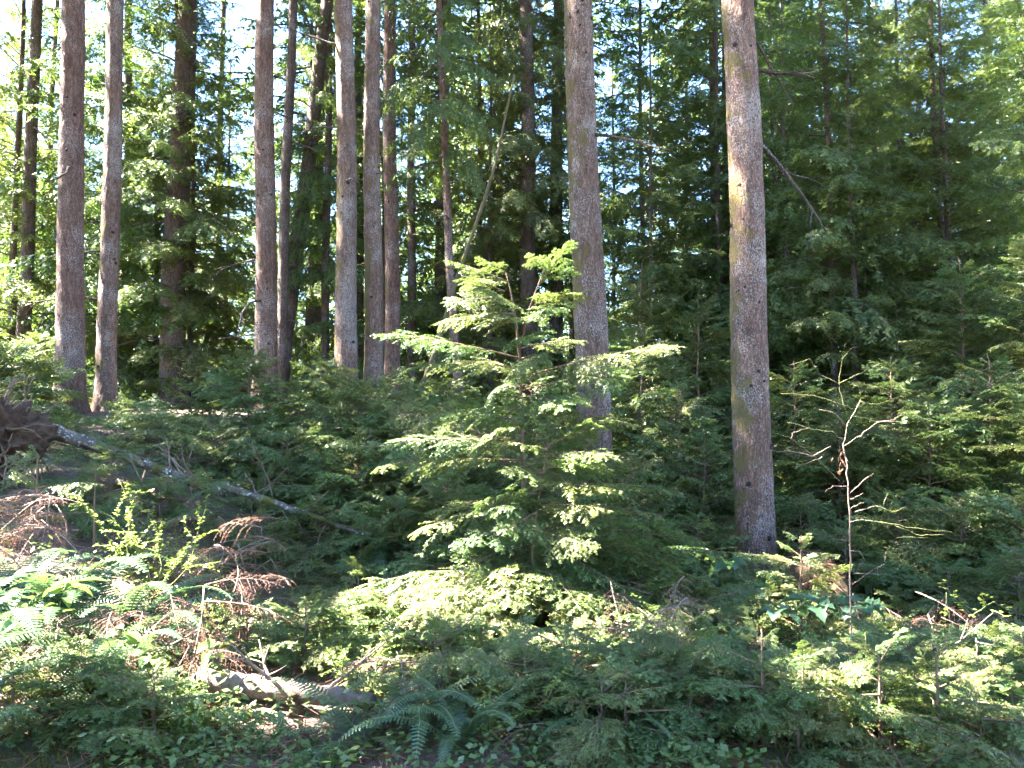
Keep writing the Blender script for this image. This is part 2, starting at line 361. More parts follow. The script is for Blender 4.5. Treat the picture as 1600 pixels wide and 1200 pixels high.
# near: single needles; mid: coarser
SPR = {0: {.45: sprays('branch', 3, HM, 10, L=.45, lat_step=.022, lat_len=.25, sub_step=.022, sub_len=.10, nl=.017, nw=.0058, nstep=.0062, droop=.22),
           .85: sprays('branch', 4, HM, 20, L=.85, lat_step=.028, lat_len=.42, sub_step=.026, sub_len=.14, nl=.018, nw=.006, nstep=.0066, droop=.3, gap=.05),
           1.4: sprays('branch', 4, HM, 30, L=1.4, lat_step=.034, lat_len=.58, sub_step=.031, sub_len=.18, nl=.018, nw=.0062, nstep=.0072, droop=.26, gap=.08)},
       1: {.45: sprays('branch', 3, HM, 40, L=.45, lat_step=.032, lat_len=.26, sub_step=.034, sub_len=.11, nl=.028, nw=.014, nstep=.016, droop=.28),
           .85: sprays('branch', 4, HM, 50, L=.85, lat_step=.038, lat_len=.44, sub_step=.038, sub_len=.15, nl=.030, nw=.015, nstep=.017, droop=.38, gap=.05),
           1.4: sprays('branch', 4, HM, 60, L=1.4, lat_step=.045, lat_len=.62, sub_step=.046, sub_len=.2, nl=.032, nw=.016, nstep=.019, droop=.48, gap=.07)}}

LIVE = random.Random(5)
def put_branch(root, p, az, pitch, L, lod, rnd, name='branch'):
    key = .45 if L < .62 else (.85 if L < 1.1 else 1.4)
    me = rnd.choice(SPR[lod][key]); s = L / key
    return link(name, me, root, p, (rnd.gauss(0, .3), -pitch, az), (s, s * rnd.uniform(.85, 1.15), s))

def stem_mesh(pts, r0, r1, mat, sides=7, seed=0):
    acc = Acc(); tube(acc, pts, r0, r1, sides, 0, .5, True, .05, np.random.default_rng(seed)); return acc.mesh('stem', [mat], True)

def sapling(x, y, H, R, n, lod, seed, label, group=None, lean=(0, 0), name='hemlock_sapling', cat='sapling', base_clear=.06):
    rnd = random.Random(seed); rng = np.random.default_rng(seed)
    z = g(x, y) - .03
    root = thing(name, label, cat, (x, y, z), group)
    k = 8; pts = [np.array([lean[0] * (i / k) ** 1.3 + rng.normal(0, .012) * H * .3, lean[1] * (i / k) ** 1.3 + rng.normal(0, .012) * H * .3, H * .97 * i / k]) for i in range(k + 1)]
    pts.append(pts[-1] + np.array([rnd.uniform(-.06, .06), rnd.uniform(-.06, .06), H * .03]))
    pts[0][:2] = 0
    link('stem', stem_mesh(pts, .008 + .008 * H, .003, M_TWIG, 6, seed), root)
    az = rnd.uniform(0, 6.28)
    n = int(n * (1.7 if H > .9 else .95))
    for i in range(n):
        t = base_clear + (1 - base_clear) * ((i + rnd.random()) / n) ** .85
        t = min(t, .985); az += 2.4 + rnd.uniform(-.5, .5)
        L = R * (1 - t) ** .65 * (rnd.uniform(.6, 1.12) if H > .9 else rnd.uniform(.45, 1.5)) + .1 * min(1, R)
        pitch = rad(-6 + 34 * t ** 1.5 + rnd.uniform(-9, 9))
        f = t * .97 * k / .97; j = min(int(f), k - 1); p = pts[j] + (pts[j + 1] - pts[j]) * (f - j)
        put_branch(root, p, az, pitch, max(.16, L), lod, rnd)
    # the nodding leader
    put_branch(root, pts[-3], rnd.uniform(0, 6.28), rad(62), max(.2, H * .16), lod, rnd)
    return root

# ------------------------------------------------------------------ big trees
def trunk_mesh(base, top_pt, H, r, seed, mat, flare=.35, bumps=1.0, sides=36, zmax=11.5, curve=0.0):
    """tapered trunk, local to its base, following the line base -> top_pt"""
    rng = np.random.default_rng(seed); d = (np.array(top_pt) - np.array(base)); d = d / d[2]
    zs = list(np.arange(-.5, min(zmax, H), .09)) + list(np.arange(min(zmax, H), H, 1.2)); zs.append(H)
    V = []; ph = rng.random(6) * 6.28
    for z in zs:
        zz = max(z, 0)
        rr = r * (1 - .78 * (zz / H) ** 1.1) * (1 + flare * math.exp(-max(z, -.1) / .28) + .1 * math.exp(-zz / 1.2))
        cx = d[0] * z + curve * math.sin(z * .35 + ph[0]) * .5 + .02 * math.sin(z * .9 + ph[1]); cy_ = d[1] * z + .02 * math.sin(z * .8 + ph[2])
        if curve: cx -= curve * math.sin(ph[0]) * .5
        for k in range(sides):
            t = 2 * math.pi * k / sides; c, s_ = math.cos(t), math.sin(t)
            lob = 1 + flare * .35 * math.exp(-zz / .3) * math.sin(5 * t + ph[3]) + .02 * math.sin(3 * t + ph[4] + z * .2)
            nn = noise.noise((c * 1.6 + seed * 3.7, s_ * 1.6, z * 1.1)) * .045 + noise.noise((c * 5 + seed, s_ * 5, z * 5.)) * .03 * bumps + rng.normal(0, .009) * bumps
            q = rr * (lob + nn); V.append((cx + q * c, cy_ + q * s_, z))
    n = len(zs); ii = (np.arange(n - 1)[:, None] * sides + np.arange(sides)[None]).ravel(); jj = (np.arange(n - 1)[:, None] * sides + (np.arange(sides) + 1)[None] % sides).ravel()
    T = np.concatenate([np.stack([ii, jj, jj + sides], 1), np.stack([ii, jj + sides, ii + sides], 1)])
    me = to_mesh('trunk', np.array(V), T, np.zeros(len(T)), np.full(len(V), .5), [mat], True)
    return me, d

# spots kept sunlit by gaps cut into the crowns towards the sun: (px, py, distance, radius of the gap)
LIT = [(800, 430, 7.1, .8), (885, 395, 7.0, .45), (1000, 545, 6.7, .5), (700, 520, 6.9, .35), (1055, 540, 6.6, .25), (890, 660, 6.4, .45), (940, 715, 6.3, .45), (940, 815, 6.2, .45),
       (850, 985, 5.7, .5), (720, 985, 5.6, .5), (640, 970, 5.7, .3), (960, 985, 5.6, .35), (820, 600, 6.7, .4), (620, 650, 6.8, .35), (1040, 870, 6.4, .5), (540, 930, 6.0, .45), (1160, 890, 6.5, .4), (620, 850, 6.3, .4), (1100, 840, 6.5, .35), (1250, 850, 7.0, .4), (560, 965, 5.9, .3), (480, 990, 5.8, .2), (1110, 970, 6, .25), (1250, 850, 7.2, .35),
       (150, 950, 5.2, .6), (260, 1000, 5, .5), (40, 830, 6, .7), (60, 720, 6.5, .4), (160, 730, 7., .2), (240, 810, 6.5, .45), (50, 1000, 4.9, .6), (330, 1060, 4.6, .3),
       (400, 1130, 4.7, .45), (1325, 720, 6, .3), (1330, 640, 6, .28), (1410, 830, 5.9, .25), (1300, 890, 7.7, .2), (1510, 955, 5.1, .3), (1530, 1110, 4.5, .28), (1400, 1170, 4.3, .22),
       (610, 530, 7.0, .3), (690, 450, 14, .25), (580, 1060, 5, .35), (90, 620, 14, .2), (240, 200, 19.5, 1.3), (300, 330, 20, .9), (130, 330, 22, .9), (60, 200, 20, .9), (450, 100, 21, .8), (360, 280, 21, .8), (205, 590, 26, 1.4), (30, 420, 21, .8), (440, 480, 18, .35), (538, 130, 15.5, .5)]
LITP = np.array([P(a, b, c) for a, b, c, _ in LIT]); LITR = np.array([r for *_, r in LIT]); SD = np.array(sun_dir)
def open_gaps(V, T, M, A, off):
    cen = V[T].mean(1) + np.array(off); keep = np.ones(len(T), bool)
    for p, r in zip(LITP, LITR):
        w = cen - p; s = w @ SD
        d2 = (w * w).sum(1) - s * s
        keep &= ~((s > 0) & (d2 < r * r))
    return V, T[keep], M[keep], A

CAN = []
for k in range(5):
    rng = np.random.default_rng(500 + k)
    CAN.append(spray(2.6, rng, .26, 1.15, .2, .4, .15, .075, .12, droop=.5, gap=.05, main_r=.03))
def crown_arrays(z0, z1, R, n, seed, axis_d=(0, 0), kit=CAN, s0=1.0, pitch0=-12, pitch1=30, power=.7, zexp=1.0):
    rng = np.random.default_rng(seed); acc = Acc(); az = rng.random() * 6.28
    for i in range(n):
        t = ((i + rng.random()) / n) ** zexp; z = z0 + (z1 - z0) * t; az += 2.4 + rng.normal(0, .4)
        L = max(.35, R * (1 - t) ** power * (.65 + .5 * rng.random())); pitch = rad(pitch0 + (pitch1 - pitch0) * t ** 1.4 + rng.normal(0, 8))
        V, T, M, A = kit[rng.integers(len(kit))]; s = L / 2.6
        m = Matrix.Rotation(az, 3, 'Z') @ Matrix.Rotation(-pitch, 3, 'Y') @ Matrix.Rotation(rng.normal(0, .15), 3, 'X')
        W = (V * s) @ np.array(m).T + np.array([axis_d[0] * z, axis_d[1] * z, z])
        acc.add(W, T, M, A)
    return acc.arrays()

def stub_branch(root, p, az, pitch, L, r, seed, mat, forks=3, droop=.05):
    rng = np.random.default_rng(seed); acc = Acc()
    d = np.array([math.cos(az) * math.cos(pitch), math.sin(az) * math.cos(pitch), math.sin(pitch)])
    pts = wander(p, d, L, 8, rng, .09, droop); tube(acc, pts, r, r * .25, 5, 0, .5, True, .06, rng)
    for k in range(forks):
        i = rng.integers(2, 8); q = wander(pts[i], pts[min(i + 1, 8)] - pts[i - 1] + rng.normal(0, .08, 3) * L / 4, L * rng.uniform(.2, .5), 4, rng, .15, droop); tube(acc, q, r * .4, r * .1, 4, 0)
    return link('dead_branch', acc.mesh('dead_branch', [mat], True), root)

def big_tree(pxb, pyb, pxt, pyt, Y, wpx, mat, label, H=27, crown0=None, seed=0, stubs=5, curve=0.0, group=None, cat='tree', name='conifer_tree', flare=.35, crownR=3.3, cn=80, gaps=True, knots=0):
    Pb = P(pxb, pyb, Y); z = g(Pb.x, Y); b = Vector((P(pxb, 665, Y).x if pyb is None else Pb.x, Y, z))
    Pt = P(pxt, pyt, Y)
    # project the line down to the ground
    dirv = (Pt - Pb); dirv /= dirv.z; b = Pb + dirv * (z - Pb.z); b = Vector((b.x, Y, z))
    r = wpx / F * Y / 2 * 1.02
    root = thing(name, label, cat, b, group)
    me, d = trunk_mesh(b, Pt, H, r, seed, mat, flare, 1.7, 48 if Y < 13 else 28, 1.75 + Y * .56 + .6 - z, curve)
    link('trunk', me, root)
    c0 = crown0 or (Y * .56 + 5.6 - z)
    if H > c0 + 2:
        arr = crown_arrays(c0, H + .4, crownR, cn, seed + 77, d)
        if gaps: arr = open_gaps(*arr, b)
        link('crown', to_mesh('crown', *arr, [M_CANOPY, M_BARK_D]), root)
    rnd = random.Random(seed)
    vis = Y * .56 + 1.5 - z
    for k in range(stubs):
        zz = rnd.uniform(1.5, vis); az = rnd.uniform(-3.3, .2)
        rr = r * (1 - .78 * zz / H) * .9
        c = (d[0] * zz + rr * math.cos(az), d[1] * zz + rr * math.sin(az), zz)
        L = rnd.choice([.12, .2, .35, .8, 1.3]); stub_branch(root, c, az, rnd.uniform(-.3, .4), L, .012 + .012 * L, seed * 31 + k, M_BARK_D, 2 if L > .5 else 0)
    for k in range(knots):                      # small dark knots of shed branches
        zz = rnd.uniform(.8, vis); az = rnd.uniform(-2.9, -.25); rr = r * (1 - .78 * zz / H) * 1.01
        c = (d[0] * zz + rr * math.cos(az), d[1] * zz + rr * math.sin(az), zz)
        stub_branch(root, c, az, rnd.uniform(-.2, .5), rnd.uniform(.012, .03), rnd.uniform(.02, .038), seed * 57 + k, M_KNOT, 0)
    return root, d, r

TREES = [
 # pxb, pyb, pxt, pyt, Y, w, mat, label, kw
 (108, 650, 114, 0, 14, 40, M_BARK_B, 'thick straight reddish brown conifer trunk near the left edge', dict(stubs=3, knots=10)),
 (165, 650, 181, 0, 14.5, 29, M_BARK, 'slender smooth grey conifer trunk leaning right of the thick left one', dict(stubs=3, knots=6)),
 (36, 540, 58, 0, 20, 21, M_BARK_D, 'dark narrow conifer trunk behind the far left edge', dict(stubs=5)),
 (272, 600, 289, 0, 20, 38, M_BARK_D, 'large dark brown conifer with wavy trunk and branches behind bright foliage', dict(stubs=9, curve=.22, crown0=11)),
 (415, 580, 414, 0, 16, 34, M_BARK_B, 'reddish brown conifer trunk with dark branch knots left of centre', dict(stubs=4, knots=12)),
 (437, 590, 457, 0, 18, 17, M_BARK_D, 'thin trunk with sunlit left edge behind the knotted brown one', dict(stubs=4)),
 (442, 560, 500, 100, 21, 26, M_BARK_D, 'dark conifer trunk tilting to the right in deep shade', dict(stubs=5)),
 (508, 530, 516, 0, 21, 13, M_BARK_D, 'very thin brown trunk left of the row of three grey trunks', dict(stubs=6)),
 (543, 630, 538, 0, 15.5, 34, M_BARK, 'grey brown conifer trunk with a sunlit patch high up, leftmost of three', dict(stubs=3, knots=8)),
 (583, 620, 582, 0, 16, 29, M_BARK, 'pale lichen grey conifer trunk in the middle of the row of three', dict(stubs=2, knots=6)),
 (613, 600, 608, 0, 17.5, 24, M_BARK_B, 'darker brown conifer trunk, rightmost of the row of three', dict(stubs=4, knots=4)),
 (562, 600, 560, 0, 23, 16, M_BARK_D, 'dark trunk glimpsed between two grey trunks of the row', dict(stubs=2)),
 (643, 590, 643, 200, 21, 14, M_BARK_D, 'thin dark trunk standing right of the row of three', dict(stubs=7)),
 (714, 520, 683, 30, 17, 14, M_BARK, 'thin crooked lichen spotted trunk left of the leaning pole', dict(stubs=4, curve=.18, H=20)),
 (826, 400, 822, 0, 20, 27, M_BARK_D, 'dark brown conifer trunk behind the top of the bright hemlock', dict(stubs=6)),
 (869, 400, 872, 0, 21.5, 23, M_BARK_D, 'dark conifer trunk just left of the thick centre trunk', dict(stubs=5)),
 (930, 780, 904, 0, 11, 53, M_BARK, 'thick lichen speckled conifer trunk right behind the bright hemlock', dict(stubs=1, knots=18)),
 (1186, 940, 1152, 0, 9.4, 58, M_BARK_R, 'thick mossy red brown conifer trunk standing alone on the right', dict(stubs=0, knots=24)),
 (1124, 560, 1114, 100, 21, 17, M_BARK, 'pale trunk partly hidden left of the thick right trunk', dict(stubs=4)),
 (1306, 620, 1290, 150, 15, 11, M_BARK_D, 'thin black trunk in deep shade right of the mossy trunk', dict(stubs=8, H=22, crown0=13.8, crownR=2.4)),
 (1476, 500, 1460, 150, 16, 10, M_BARK_D, 'thin dark trunk among green boughs at the right', dict(stubs=7, H=22, crown0=14, crownR=2.4)),
 (66, 600, 74, 380, 24, 10, M_BARK_D, 'thin dark stem left of the thick left trunk', dict(stubs=3)),
 (196, 600, 199, 300, 24, 16, M_BARK_D, 'dark trunk right of the slender grey left trunk', dict(stubs=5)),
 (308, 570, 300, 430, 26, 12, M_BARK_D, 'thin leaning stem right of the large wavy conifer', dict(stubs=4)),
 (335, 560, 338, 440, 27, 13, M_BARK_D, 'thin upright stem beside the leaning one in shade', dict(stubs=4)),
]
ROOTS = {}
for k, (a, b, c, d_, Y, w, mat, lab, kw) in enumerate(TREES):
    ROOTS[k] = big_tree(a, b, c, d_, Y, w, mat, lab, seed=k + 3, group='tall forest trees', **kw)
# branches leaving the mossy trunk on the right
rt, rd, rr = ROOTS[17]
for (px, py, az, pit, L, rb, sd) in [(1178, 107, .15, .05, .9, .035, 1), (1196, 215, .2, -.75, 1.5, .03, 2), (1180, 40, .3, -.7, 1.2, .02, 3)]:
    q = P(px - 18, py, 9.4) - rt.location; stub_branch(rt, q, az, pit, L, rb, 900 + sd, M_BARK_D, 4)
# leaning pole
a, b = P(688, 500, 13.5), P(806, 120, 14.5); acc = Acc()
a2 = a + (a - b) * .35
lp = thing('leaning_pole', 'thin bare mossy dead stem leaning right behind the bright hemlock', 'dead stem', (a2.x, a2.y, g(a2.x, a2.y)))
pts = [np.array(a2.lerp(b, t)) - np.array(lp.location) + np.array([.10 * math.sin(t * 3.1) + .03 * math.sin(t * 11), 0, .03 * math.sin(t * 8)]) for t in np.linspace(0, 1.0, 14)]
tube(acc, pts, .045, .018, 8, 0, .5, True, .09, np.random.default_rng(3)); link('stem', acc.mesh('stem', [M_POLE], True), lp)
for k in range(3): stub_branch(lp, pts[5 + 2 * k], .2, .4 - .5 * k, .4, .012, 70 + k, M_BARK_D, 0)

# added tall trees, mostly out of view, put here so their crowns cast shade
for k, (x, y) in enumerate([(-14, 9), (-12, 12.5), (-17, 13), (-13, 17.5), (-22, 10), (-11, 6.5), (-16, 5), (-9, 2.5), (-10.6, 9.9), (-8.6, 7.6), (-13.5, 7), (5.5, 4.5), (8.2, 8.5), (-4.5, -1.5), (3, -3.5), (0, -8), (8.5, 0), (-6, 24), (-2, 22), (2, 25), (6, 22), (9, 27)]):
    z = g(x, y); H = 27 + 3 * math.sin(k * 2.1)
    root = thing('conifer_tree', 'added tall conifer whose crown shades the place from above', 'tree', (x, y, z), 'added shade trees')
    me, d = trunk_mesh((0, 0, 0), (.01, .01, 1), H, .22 + .03 * (k % 3), 200 + k, M_BARK_D, .3, 1, 12, 1.0)
    link('trunk', me, root)
    arr = open_gaps(*crown_arrays(10.5 + 2 * math.sin(k), H + .4, 3.9, 150 if k < 12 else 110, 300 + k), root.location)
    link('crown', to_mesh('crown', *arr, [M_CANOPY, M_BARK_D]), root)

# ------------------------------------------------------------------ background forest
BOUGH = []
for k in range(6):
    rng = np.random.default_rng(700 + k)
    BOUGH.append(spray(2.6, rng, .09, 1.1, .11, .36, .09, .034, .062, droop=.85, gap=.06, main_r=.02, hang=.9))
BGM = []
for k in range(5):
    arr = crown_arrays(.5, 13.2, 3.2, [112, 98, 118, 104, 110][k], 800 + k, kit=BOUGH, pitch0=-16, pitch1=32, power=.6, zexp=.95)
    BGM.append(to_mesh('crown', *arr, [M_NEEDLE_BG, M_BARK_D]))
def bg_trunk(seed):
    me, _ = trunk_mesh((0, 0, 0), (0.005, 0.0, 1), 13.4, .085, seed, M_BARK_D, .3, .6, 10, 2)
    return me
BGT = [bg_trunk(900 + k) for k in range(3)]
for k, z_, sx, sz in [(3, 2.5, .9, 1.0), (7, 3.0, .5, 1.0), (13, 5.0, .55, .9), (14, 4.0, .8, 1.1), (15, 3.0, .8, 1.1), (18, 3.0, .8, 1.1), (19, 3.2, .7, .8), (20, 3.0, .75, .8), (22, 3, .7, 1.0)]:
    link('lower_boughs', BGM[k % 5], ROOTS[k][0], (ROOTS[k][1][0] * (z_ + 3), ROOTS[k][1][1] * (z_ + 3), z_), (0, 0, k * 1.7), (sx, sx, sz))
rnd = random.Random(11)
def bg_tree(x, y, s, label, group, kx=1.0):
    root = thing('forest_conifer', label, 'tree', (x, y, g(x, y) - .1), group, rnd.uniform(0, 6.28))
    link('trunk', rnd.choice(BGT), root, sc=(s * kx, s * kx, s)); link('crown', rnd.choice(BGM), root, sc=(s * kx, s * kx, s))
cells = []
for (Y0, Y1, n, x0, x1) in [(18.5, 23, 11, -60, 1660), (24, 31, 17, -60, 1660), (32, 42, 20, -80, 1680), (44, 60, 24, -100, 1700), (62, 85, 24, -120, 1720)]:
    for i in range(n):
        px = x0 + (x1 - x0) * (i + .15 + .7 * rnd.random()) / n; Y = rnd.uniform(Y0, Y1)
        if px < 700 and rnd.random() < (.35 if Y < 31 else .28): continue
        if Y > 24 and px > 620 and rnd.random() < (.3 if px < 1060 else .14): continue
        cells.append((px, Y))
for px, Y, sc_, lab in [(1340, 14.5, .75, 'dark drooping conifer behind the bare sapling'), (1490, 15.5, .85, 'drooping conifer behind the right thicket'), (1625, 13.5, .8, 'drooping conifer cut by the right edge'), (1235, 18, .9, 'conifer with hanging boughs right behind the mossy trunk'),
                    (1020, 18, .8, 'green conifer filling the space between the two thick trunks'), (765, 20, .8, 'conifer with hanging boughs behind the leaning pole'), (240, 22, .8, 'sunlit conifer between the slender grey trunk and the wavy one'), (350, 26, .9, 'sunlit conifer right of the wavy trunk'), (20, 23, .9, 'sunlit conifer at the far left edge'), (1420, 19, 1.0, 'tall conifer deep in the right background'), (1560, 20, 1.05, 'tall conifer right of the thin dark trunk'), (1650, 17, 1.0, 'conifer bough filled crown at the upper right edge'), (1290, 25, 1.1, 'tall conifer seen above the bare sapling'), (1180, 30, 1.2, 'far conifer peeping right of the mossy trunk'), (960, 26, 1.0, 'conifer seen right beside the centre trunk')]:
    bg_tree((px - 800) / F * Y, Y, sc_, lab, 'forest conifers', 1.05)
for px, Y in cells:
    x = (px - 800) / F * Y
    side = 'on the left' if px < 560 else ('in the middle' if px < 1060 else 'on the right')
    dist = 'near' if Y < 31 else ('middle distance' if Y < 60 else 'farthest')
    sc_ = rnd.uniform(.75, 1.3) * (1.0 if Y < 40 else 1.35); kx_ = rnd.uniform(.85, 1.15)
    if px > 620: sc_ = rnd.uniform(1.15, 1.4) if Y < 24 else (rnd.uniform(1.35, 1.65) if Y < 31 else rnd.uniform(1.3, 2.0)); kx_ = .85 if Y < 31 else .7
    bg_tree(x, Y, sc_, f'drooping green conifer in the {dist} background {side}' if dist != 'farthest' else f'hazy conifer in the farthest row of the forest {side}', f'{dist} background conifers, {side}', kx_)

# unseen conifers added behind the camera to hold back skylight
for k in range(7):
    a_ = rad(-8 - 164 * (k + .5) / 7); q_ = rnd.uniform(8, 15)
    bg_tree(q_ * math.cos(a_) * 1.1, q_ * math.sin(a_) - 1, rnd.uniform(1.0, 1.4), 'unseen conifer added behind the camera to dim the skylight', 'added conifers behind the camera', 1.1)
# ------------------------------------------------------------------ understory hemlocks
UNDER = [
 (390, 11.5, 545, 1.3, 30, 1, 'grey green young hemlock left of the centre in front of the brown knotted trunk'),
 (300, 12, 600, 1.1, 26, 1, 'small hemlock below the large wavy conifer'),
 (470, 11, 590, 1.35, 30, 1, 'bushy hemlock beneath the thin sun edged trunk'),
 (560, 10.5, 590, 1.4, 32, 1, 'broad hemlock in front of the leftmost of the three trunks'),
 (640, 10, 600, 1.45, 32, 1, 'broad hemlock left of the bright hemlock, below the row of trunks'),
 (340, 10, 660, 1.2, 28, 1, 'low hemlock above the broken end of the fallen log'),
 (450, 9.5, 670, 1.2, 28, 1, 'low hemlock behind the middle of the fallen log'),
 (560, 9, 690, 1.3, 32, 1, 'spreading hemlock behind the thin end of the fallen log'),
 (690, 9.2, 650, 1.3, 30, 1, 'spreading hemlock touching the left side of the bright hemlock'),
 (250, 11, 650, 1.0, 24, 1, 'low hemlock right of the slender grey left trunk'),
 (200, 13, 640, .9, 20, 1, 'small hemlock at the foot of the slender grey trunk'),
 (20, 12.5, 540, 1.6, 36, 1, 'layered hemlock at the left edge beside the thick left trunk'),
 (-10, 10.5, 590, 1.3, 28, 1, 'dark hemlock cut by the left edge above the root wad'),
 (60, 16, 520, 1.6, 30, 1, 'hemlock behind the thick left trunk'),
 (510, 13, 560, 1.3, 28, 1, 'hemlock under the very thin brown trunk'),
 (620, 12.5, 570, 1.2, 26, 1, 'hemlock at the foot of the row of three trunks'),
 (500, 8.2, 790, .9, 22, 0, 'small hemlock under the thin end of the fallen log'),
 (620, 8, 780, 1.0, 24, 0, 'bluish small hemlock right of the fallen log tip'),
 (700, 8.1, 740, 1.0, 24, 0, 'small shaded hemlock left of the bright hemlock stem'),
 (790, 9.4, 690, 1.1, 24, 1, 'shaded hemlock directly behind the bright hemlock stem'),
 (855, 10.4, 640, 1.2, 26, 1, 'shaded hemlock touching the left of the centre trunk'),
 (760, 11.5, 620, 1.2, 26, 1, 'shaded hemlock left behind the bright hemlock'),
 (890, 9, 760, 1.0, 22, 1, 'low shaded hemlock in front of the centre trunk foot'),
 (700, 13.5, 590, 1.3, 26, 1, 'hemlock at the foot of the leaning pole'),
 (830, 14, 560, 1.4, 28, 1, 'hemlock in deep shade behind the bright hemlock'),
 (1000, 12.5, 500, 1.8, 38, 1, 'tall shaded hemlock right of the thick centre trunk'),
 (1060, 11.5, 590, 1.6, 34, 1, 'shaded hemlock between the two thick trunks'),
 (985, 9.8, 700, 1.2, 26, 1, 'dark low hemlock at the foot of the centre trunk'),
 (1100, 10.6, 670, 1.4, 30, 1, 'dark hemlock left of the mossy right trunk'),
 (1090, 9, 800, .9, 20, 1, 'small dark hemlock low between the two thick trunks'),
 (1000, 16, 400, 2.1, 40, 1, 'taller hemlock behind the centre trunk'),
 (1090, 15, 450, 1.9, 36, 1, 'taller hemlock left behind the mossy trunk'),
 (1240, 12, 560, 1.7, 34, 1, 'shaded hemlock right behind the mossy trunk'),
 (1310, 11, 620, 1.7, 34, 1, 'shaded hemlock behind the bare dead sapling'),
 (1390, 11.5, 550, 1.8, 38, 1, 'green hemlock right of the bare dead sapling'),
 (1450, 10.3, 610, 1.8, 38, 1, 'layered green hemlock in the right thicket, nearest the bare sapling'),
 (1545, 10.5, 550, 1.9, 40, 1, 'layered green hemlock near the right edge'),
 (1610, 9.8, 610, 1.8, 36, 1, 'green hemlock cut by the right edge'),
 (1500, 12.8, 400, 2.3, 46, 1, 'tall young hemlock rising above the right thicket'),
 (1600, 12.2, 360, 2.3, 46, 1, 'tallest young hemlock at the right edge'),
 (1400, 14, 470, 2.1, 40, 1, 'young hemlock behind the right thicket'),
 (1250, 9.6, 770, 1.1, 24, 1, 'low shaded hemlock right of the mossy trunk base'),
 (1400, 9, 760, 1.3, 28, 1, 'low hemlock right of the bare sapling stem'),
 (1500, 8.5, 770, 1.4, 30, 1, 'low hemlock in front of the right thicket'),
 (1600, 8.3, 760, 1.3, 28, 1, 'low hemlock in front of the right thicket, cut by the edge'),
 (1320, 8.6, 820, 1.0, 24, 0, 'small hemlock behind the lower stem of the bare sapling'),
 (1480, 7.6, 880, .9, 22, 0, 'small hemlock left of the pale huckleberry twig'),
 (1590, 7.2, 850, 1.0, 24, 0, 'small hemlock above the pale huckleberry at the edge'),
 (175, 8.3, 690, .7, 18, 0, 'hemlock hiding the end of the root wad trunk'),
 (300, 8.0, 740, .6, 16, 0, 'small hemlock in front of the mossy broken log'),
 (110, 9.8, 690, .9, 20, 1, 'low hemlock behind the root wad trunk'),
 (250, 8.0, 790, .5, 14, 0, 'small hemlock below the mossy broken log'),
 (130, 7.6, 770, .5, 14, 0, 'small hemlock above the brown mound'),
 (400, 7.7, 800, .6, 14, 0, 'small hemlock below the middle of the thin pole'),
 (60, 6.9, 700, .75, 10, 0, 'hemlock with bright sunlit boughs in front of the root wad'),
 (150, 6.9, 725, .4, 7, 0, 'tiny sunlit hemlock tip above the huckleberry bush'),
 (130, 4.5, 1090, .75, 26, 0, 'shaded blue green hemlock in the bottom left corner'),
 (240, 4.3, 1120, .6, 20, 0, 'low shaded hemlock right of the bottom left one'),
 (20, 4.3, 1120, .6, 18, 0, 'low shaded hemlock cut by the bottom left corner'),
 (590, 6.2, 930, .9, 24, 0, 'low sunlit hemlock left of the bright hemlock'),
 (480, 5.6, 1010, .7, 22, 0, 'low hemlock with pale tips left of the brown twigs'),
 (1250, 7.0, 830, .75, 12, 0, 'small sunlit hemlock leaning in front of the mossy trunk base'),
 (1060, 6.4, 900, .9, 26, 0, 'low hemlock right of the bright hemlock foot'),
 (1110, 5.0, 1050, .6, 20, 0, 'low hemlock below the large toothed leaves'),
 (1340, 5.0, 1085, .6, 16, 0, 'low hemlock right of the large toothed leaves'),
 (1560, 4.9, 1050, .6, 18, 0, 'low hemlock among the pale leaves at bottom right'),
 (680, 5.2, 1060, .9, 18, 0, 'feathery low hemlock above the sword ferns'),
 (820, 4.7, 1085, .9, 18, 0, 'feathery low hemlock at the bottom, left of centre'),
 (1010, 4.8, 1050, 1.0, 20, 0, 'feathery low hemlock below the right lower boughs of the bright one'),
 (1290, 4.7, 1115, .8, 16, 0, 'feathery low hemlock under the toothed leaves clump'),
 (1420, 5.4, 1050, .9, 18, 0, 'feathery low hemlock right of the toothed leaves clump'),
 (1500, 5.8, 1000, 1.0, 20, 0, 'feathery low hemlock behind the pale huckleberry twig'),
 (1600, 5.4, 1000, .9, 18, 0, 'feathery low hemlock at the right edge above the glossy leaves'),
 (1180, 4.4, 1100, .8, 16, 0, 'feathery low hemlock at the bottom edge right of centre'),
 (1460, 4.5, 1120, .7, 14, 0, 'feathery low hemlock among the bottom right leaves'),
 (940, 4.3, 1120, .8, 16, 0, 'feathery low hemlock at the bottom edge centre'),
 (900, 5.4, 1030, .9, 16, 0, 'feathery low hemlock just in front of the bright one'),
 (900, 4.5, 1120, .5, 18, 0, 'low dark hemlock at the bottom centre'),
 (1060, 4.4, 1130, .5, 18, 0, 'low dark hemlock at the bottom right of centre'),
 (1200, 4.5, 1110, .5, 18, 0, 'low dark hemlock left of the pink bare twigs'),
]
for k, (px, Y, top, R, n, lod, lab) in enumerate(UNDER):
    p = P(px, top, Y); H = max(.35, p.z - g(p.x, Y)); sapling(p.x, Y, H, R, n, lod, 1000 + k, lab, 'understory hemlocks')

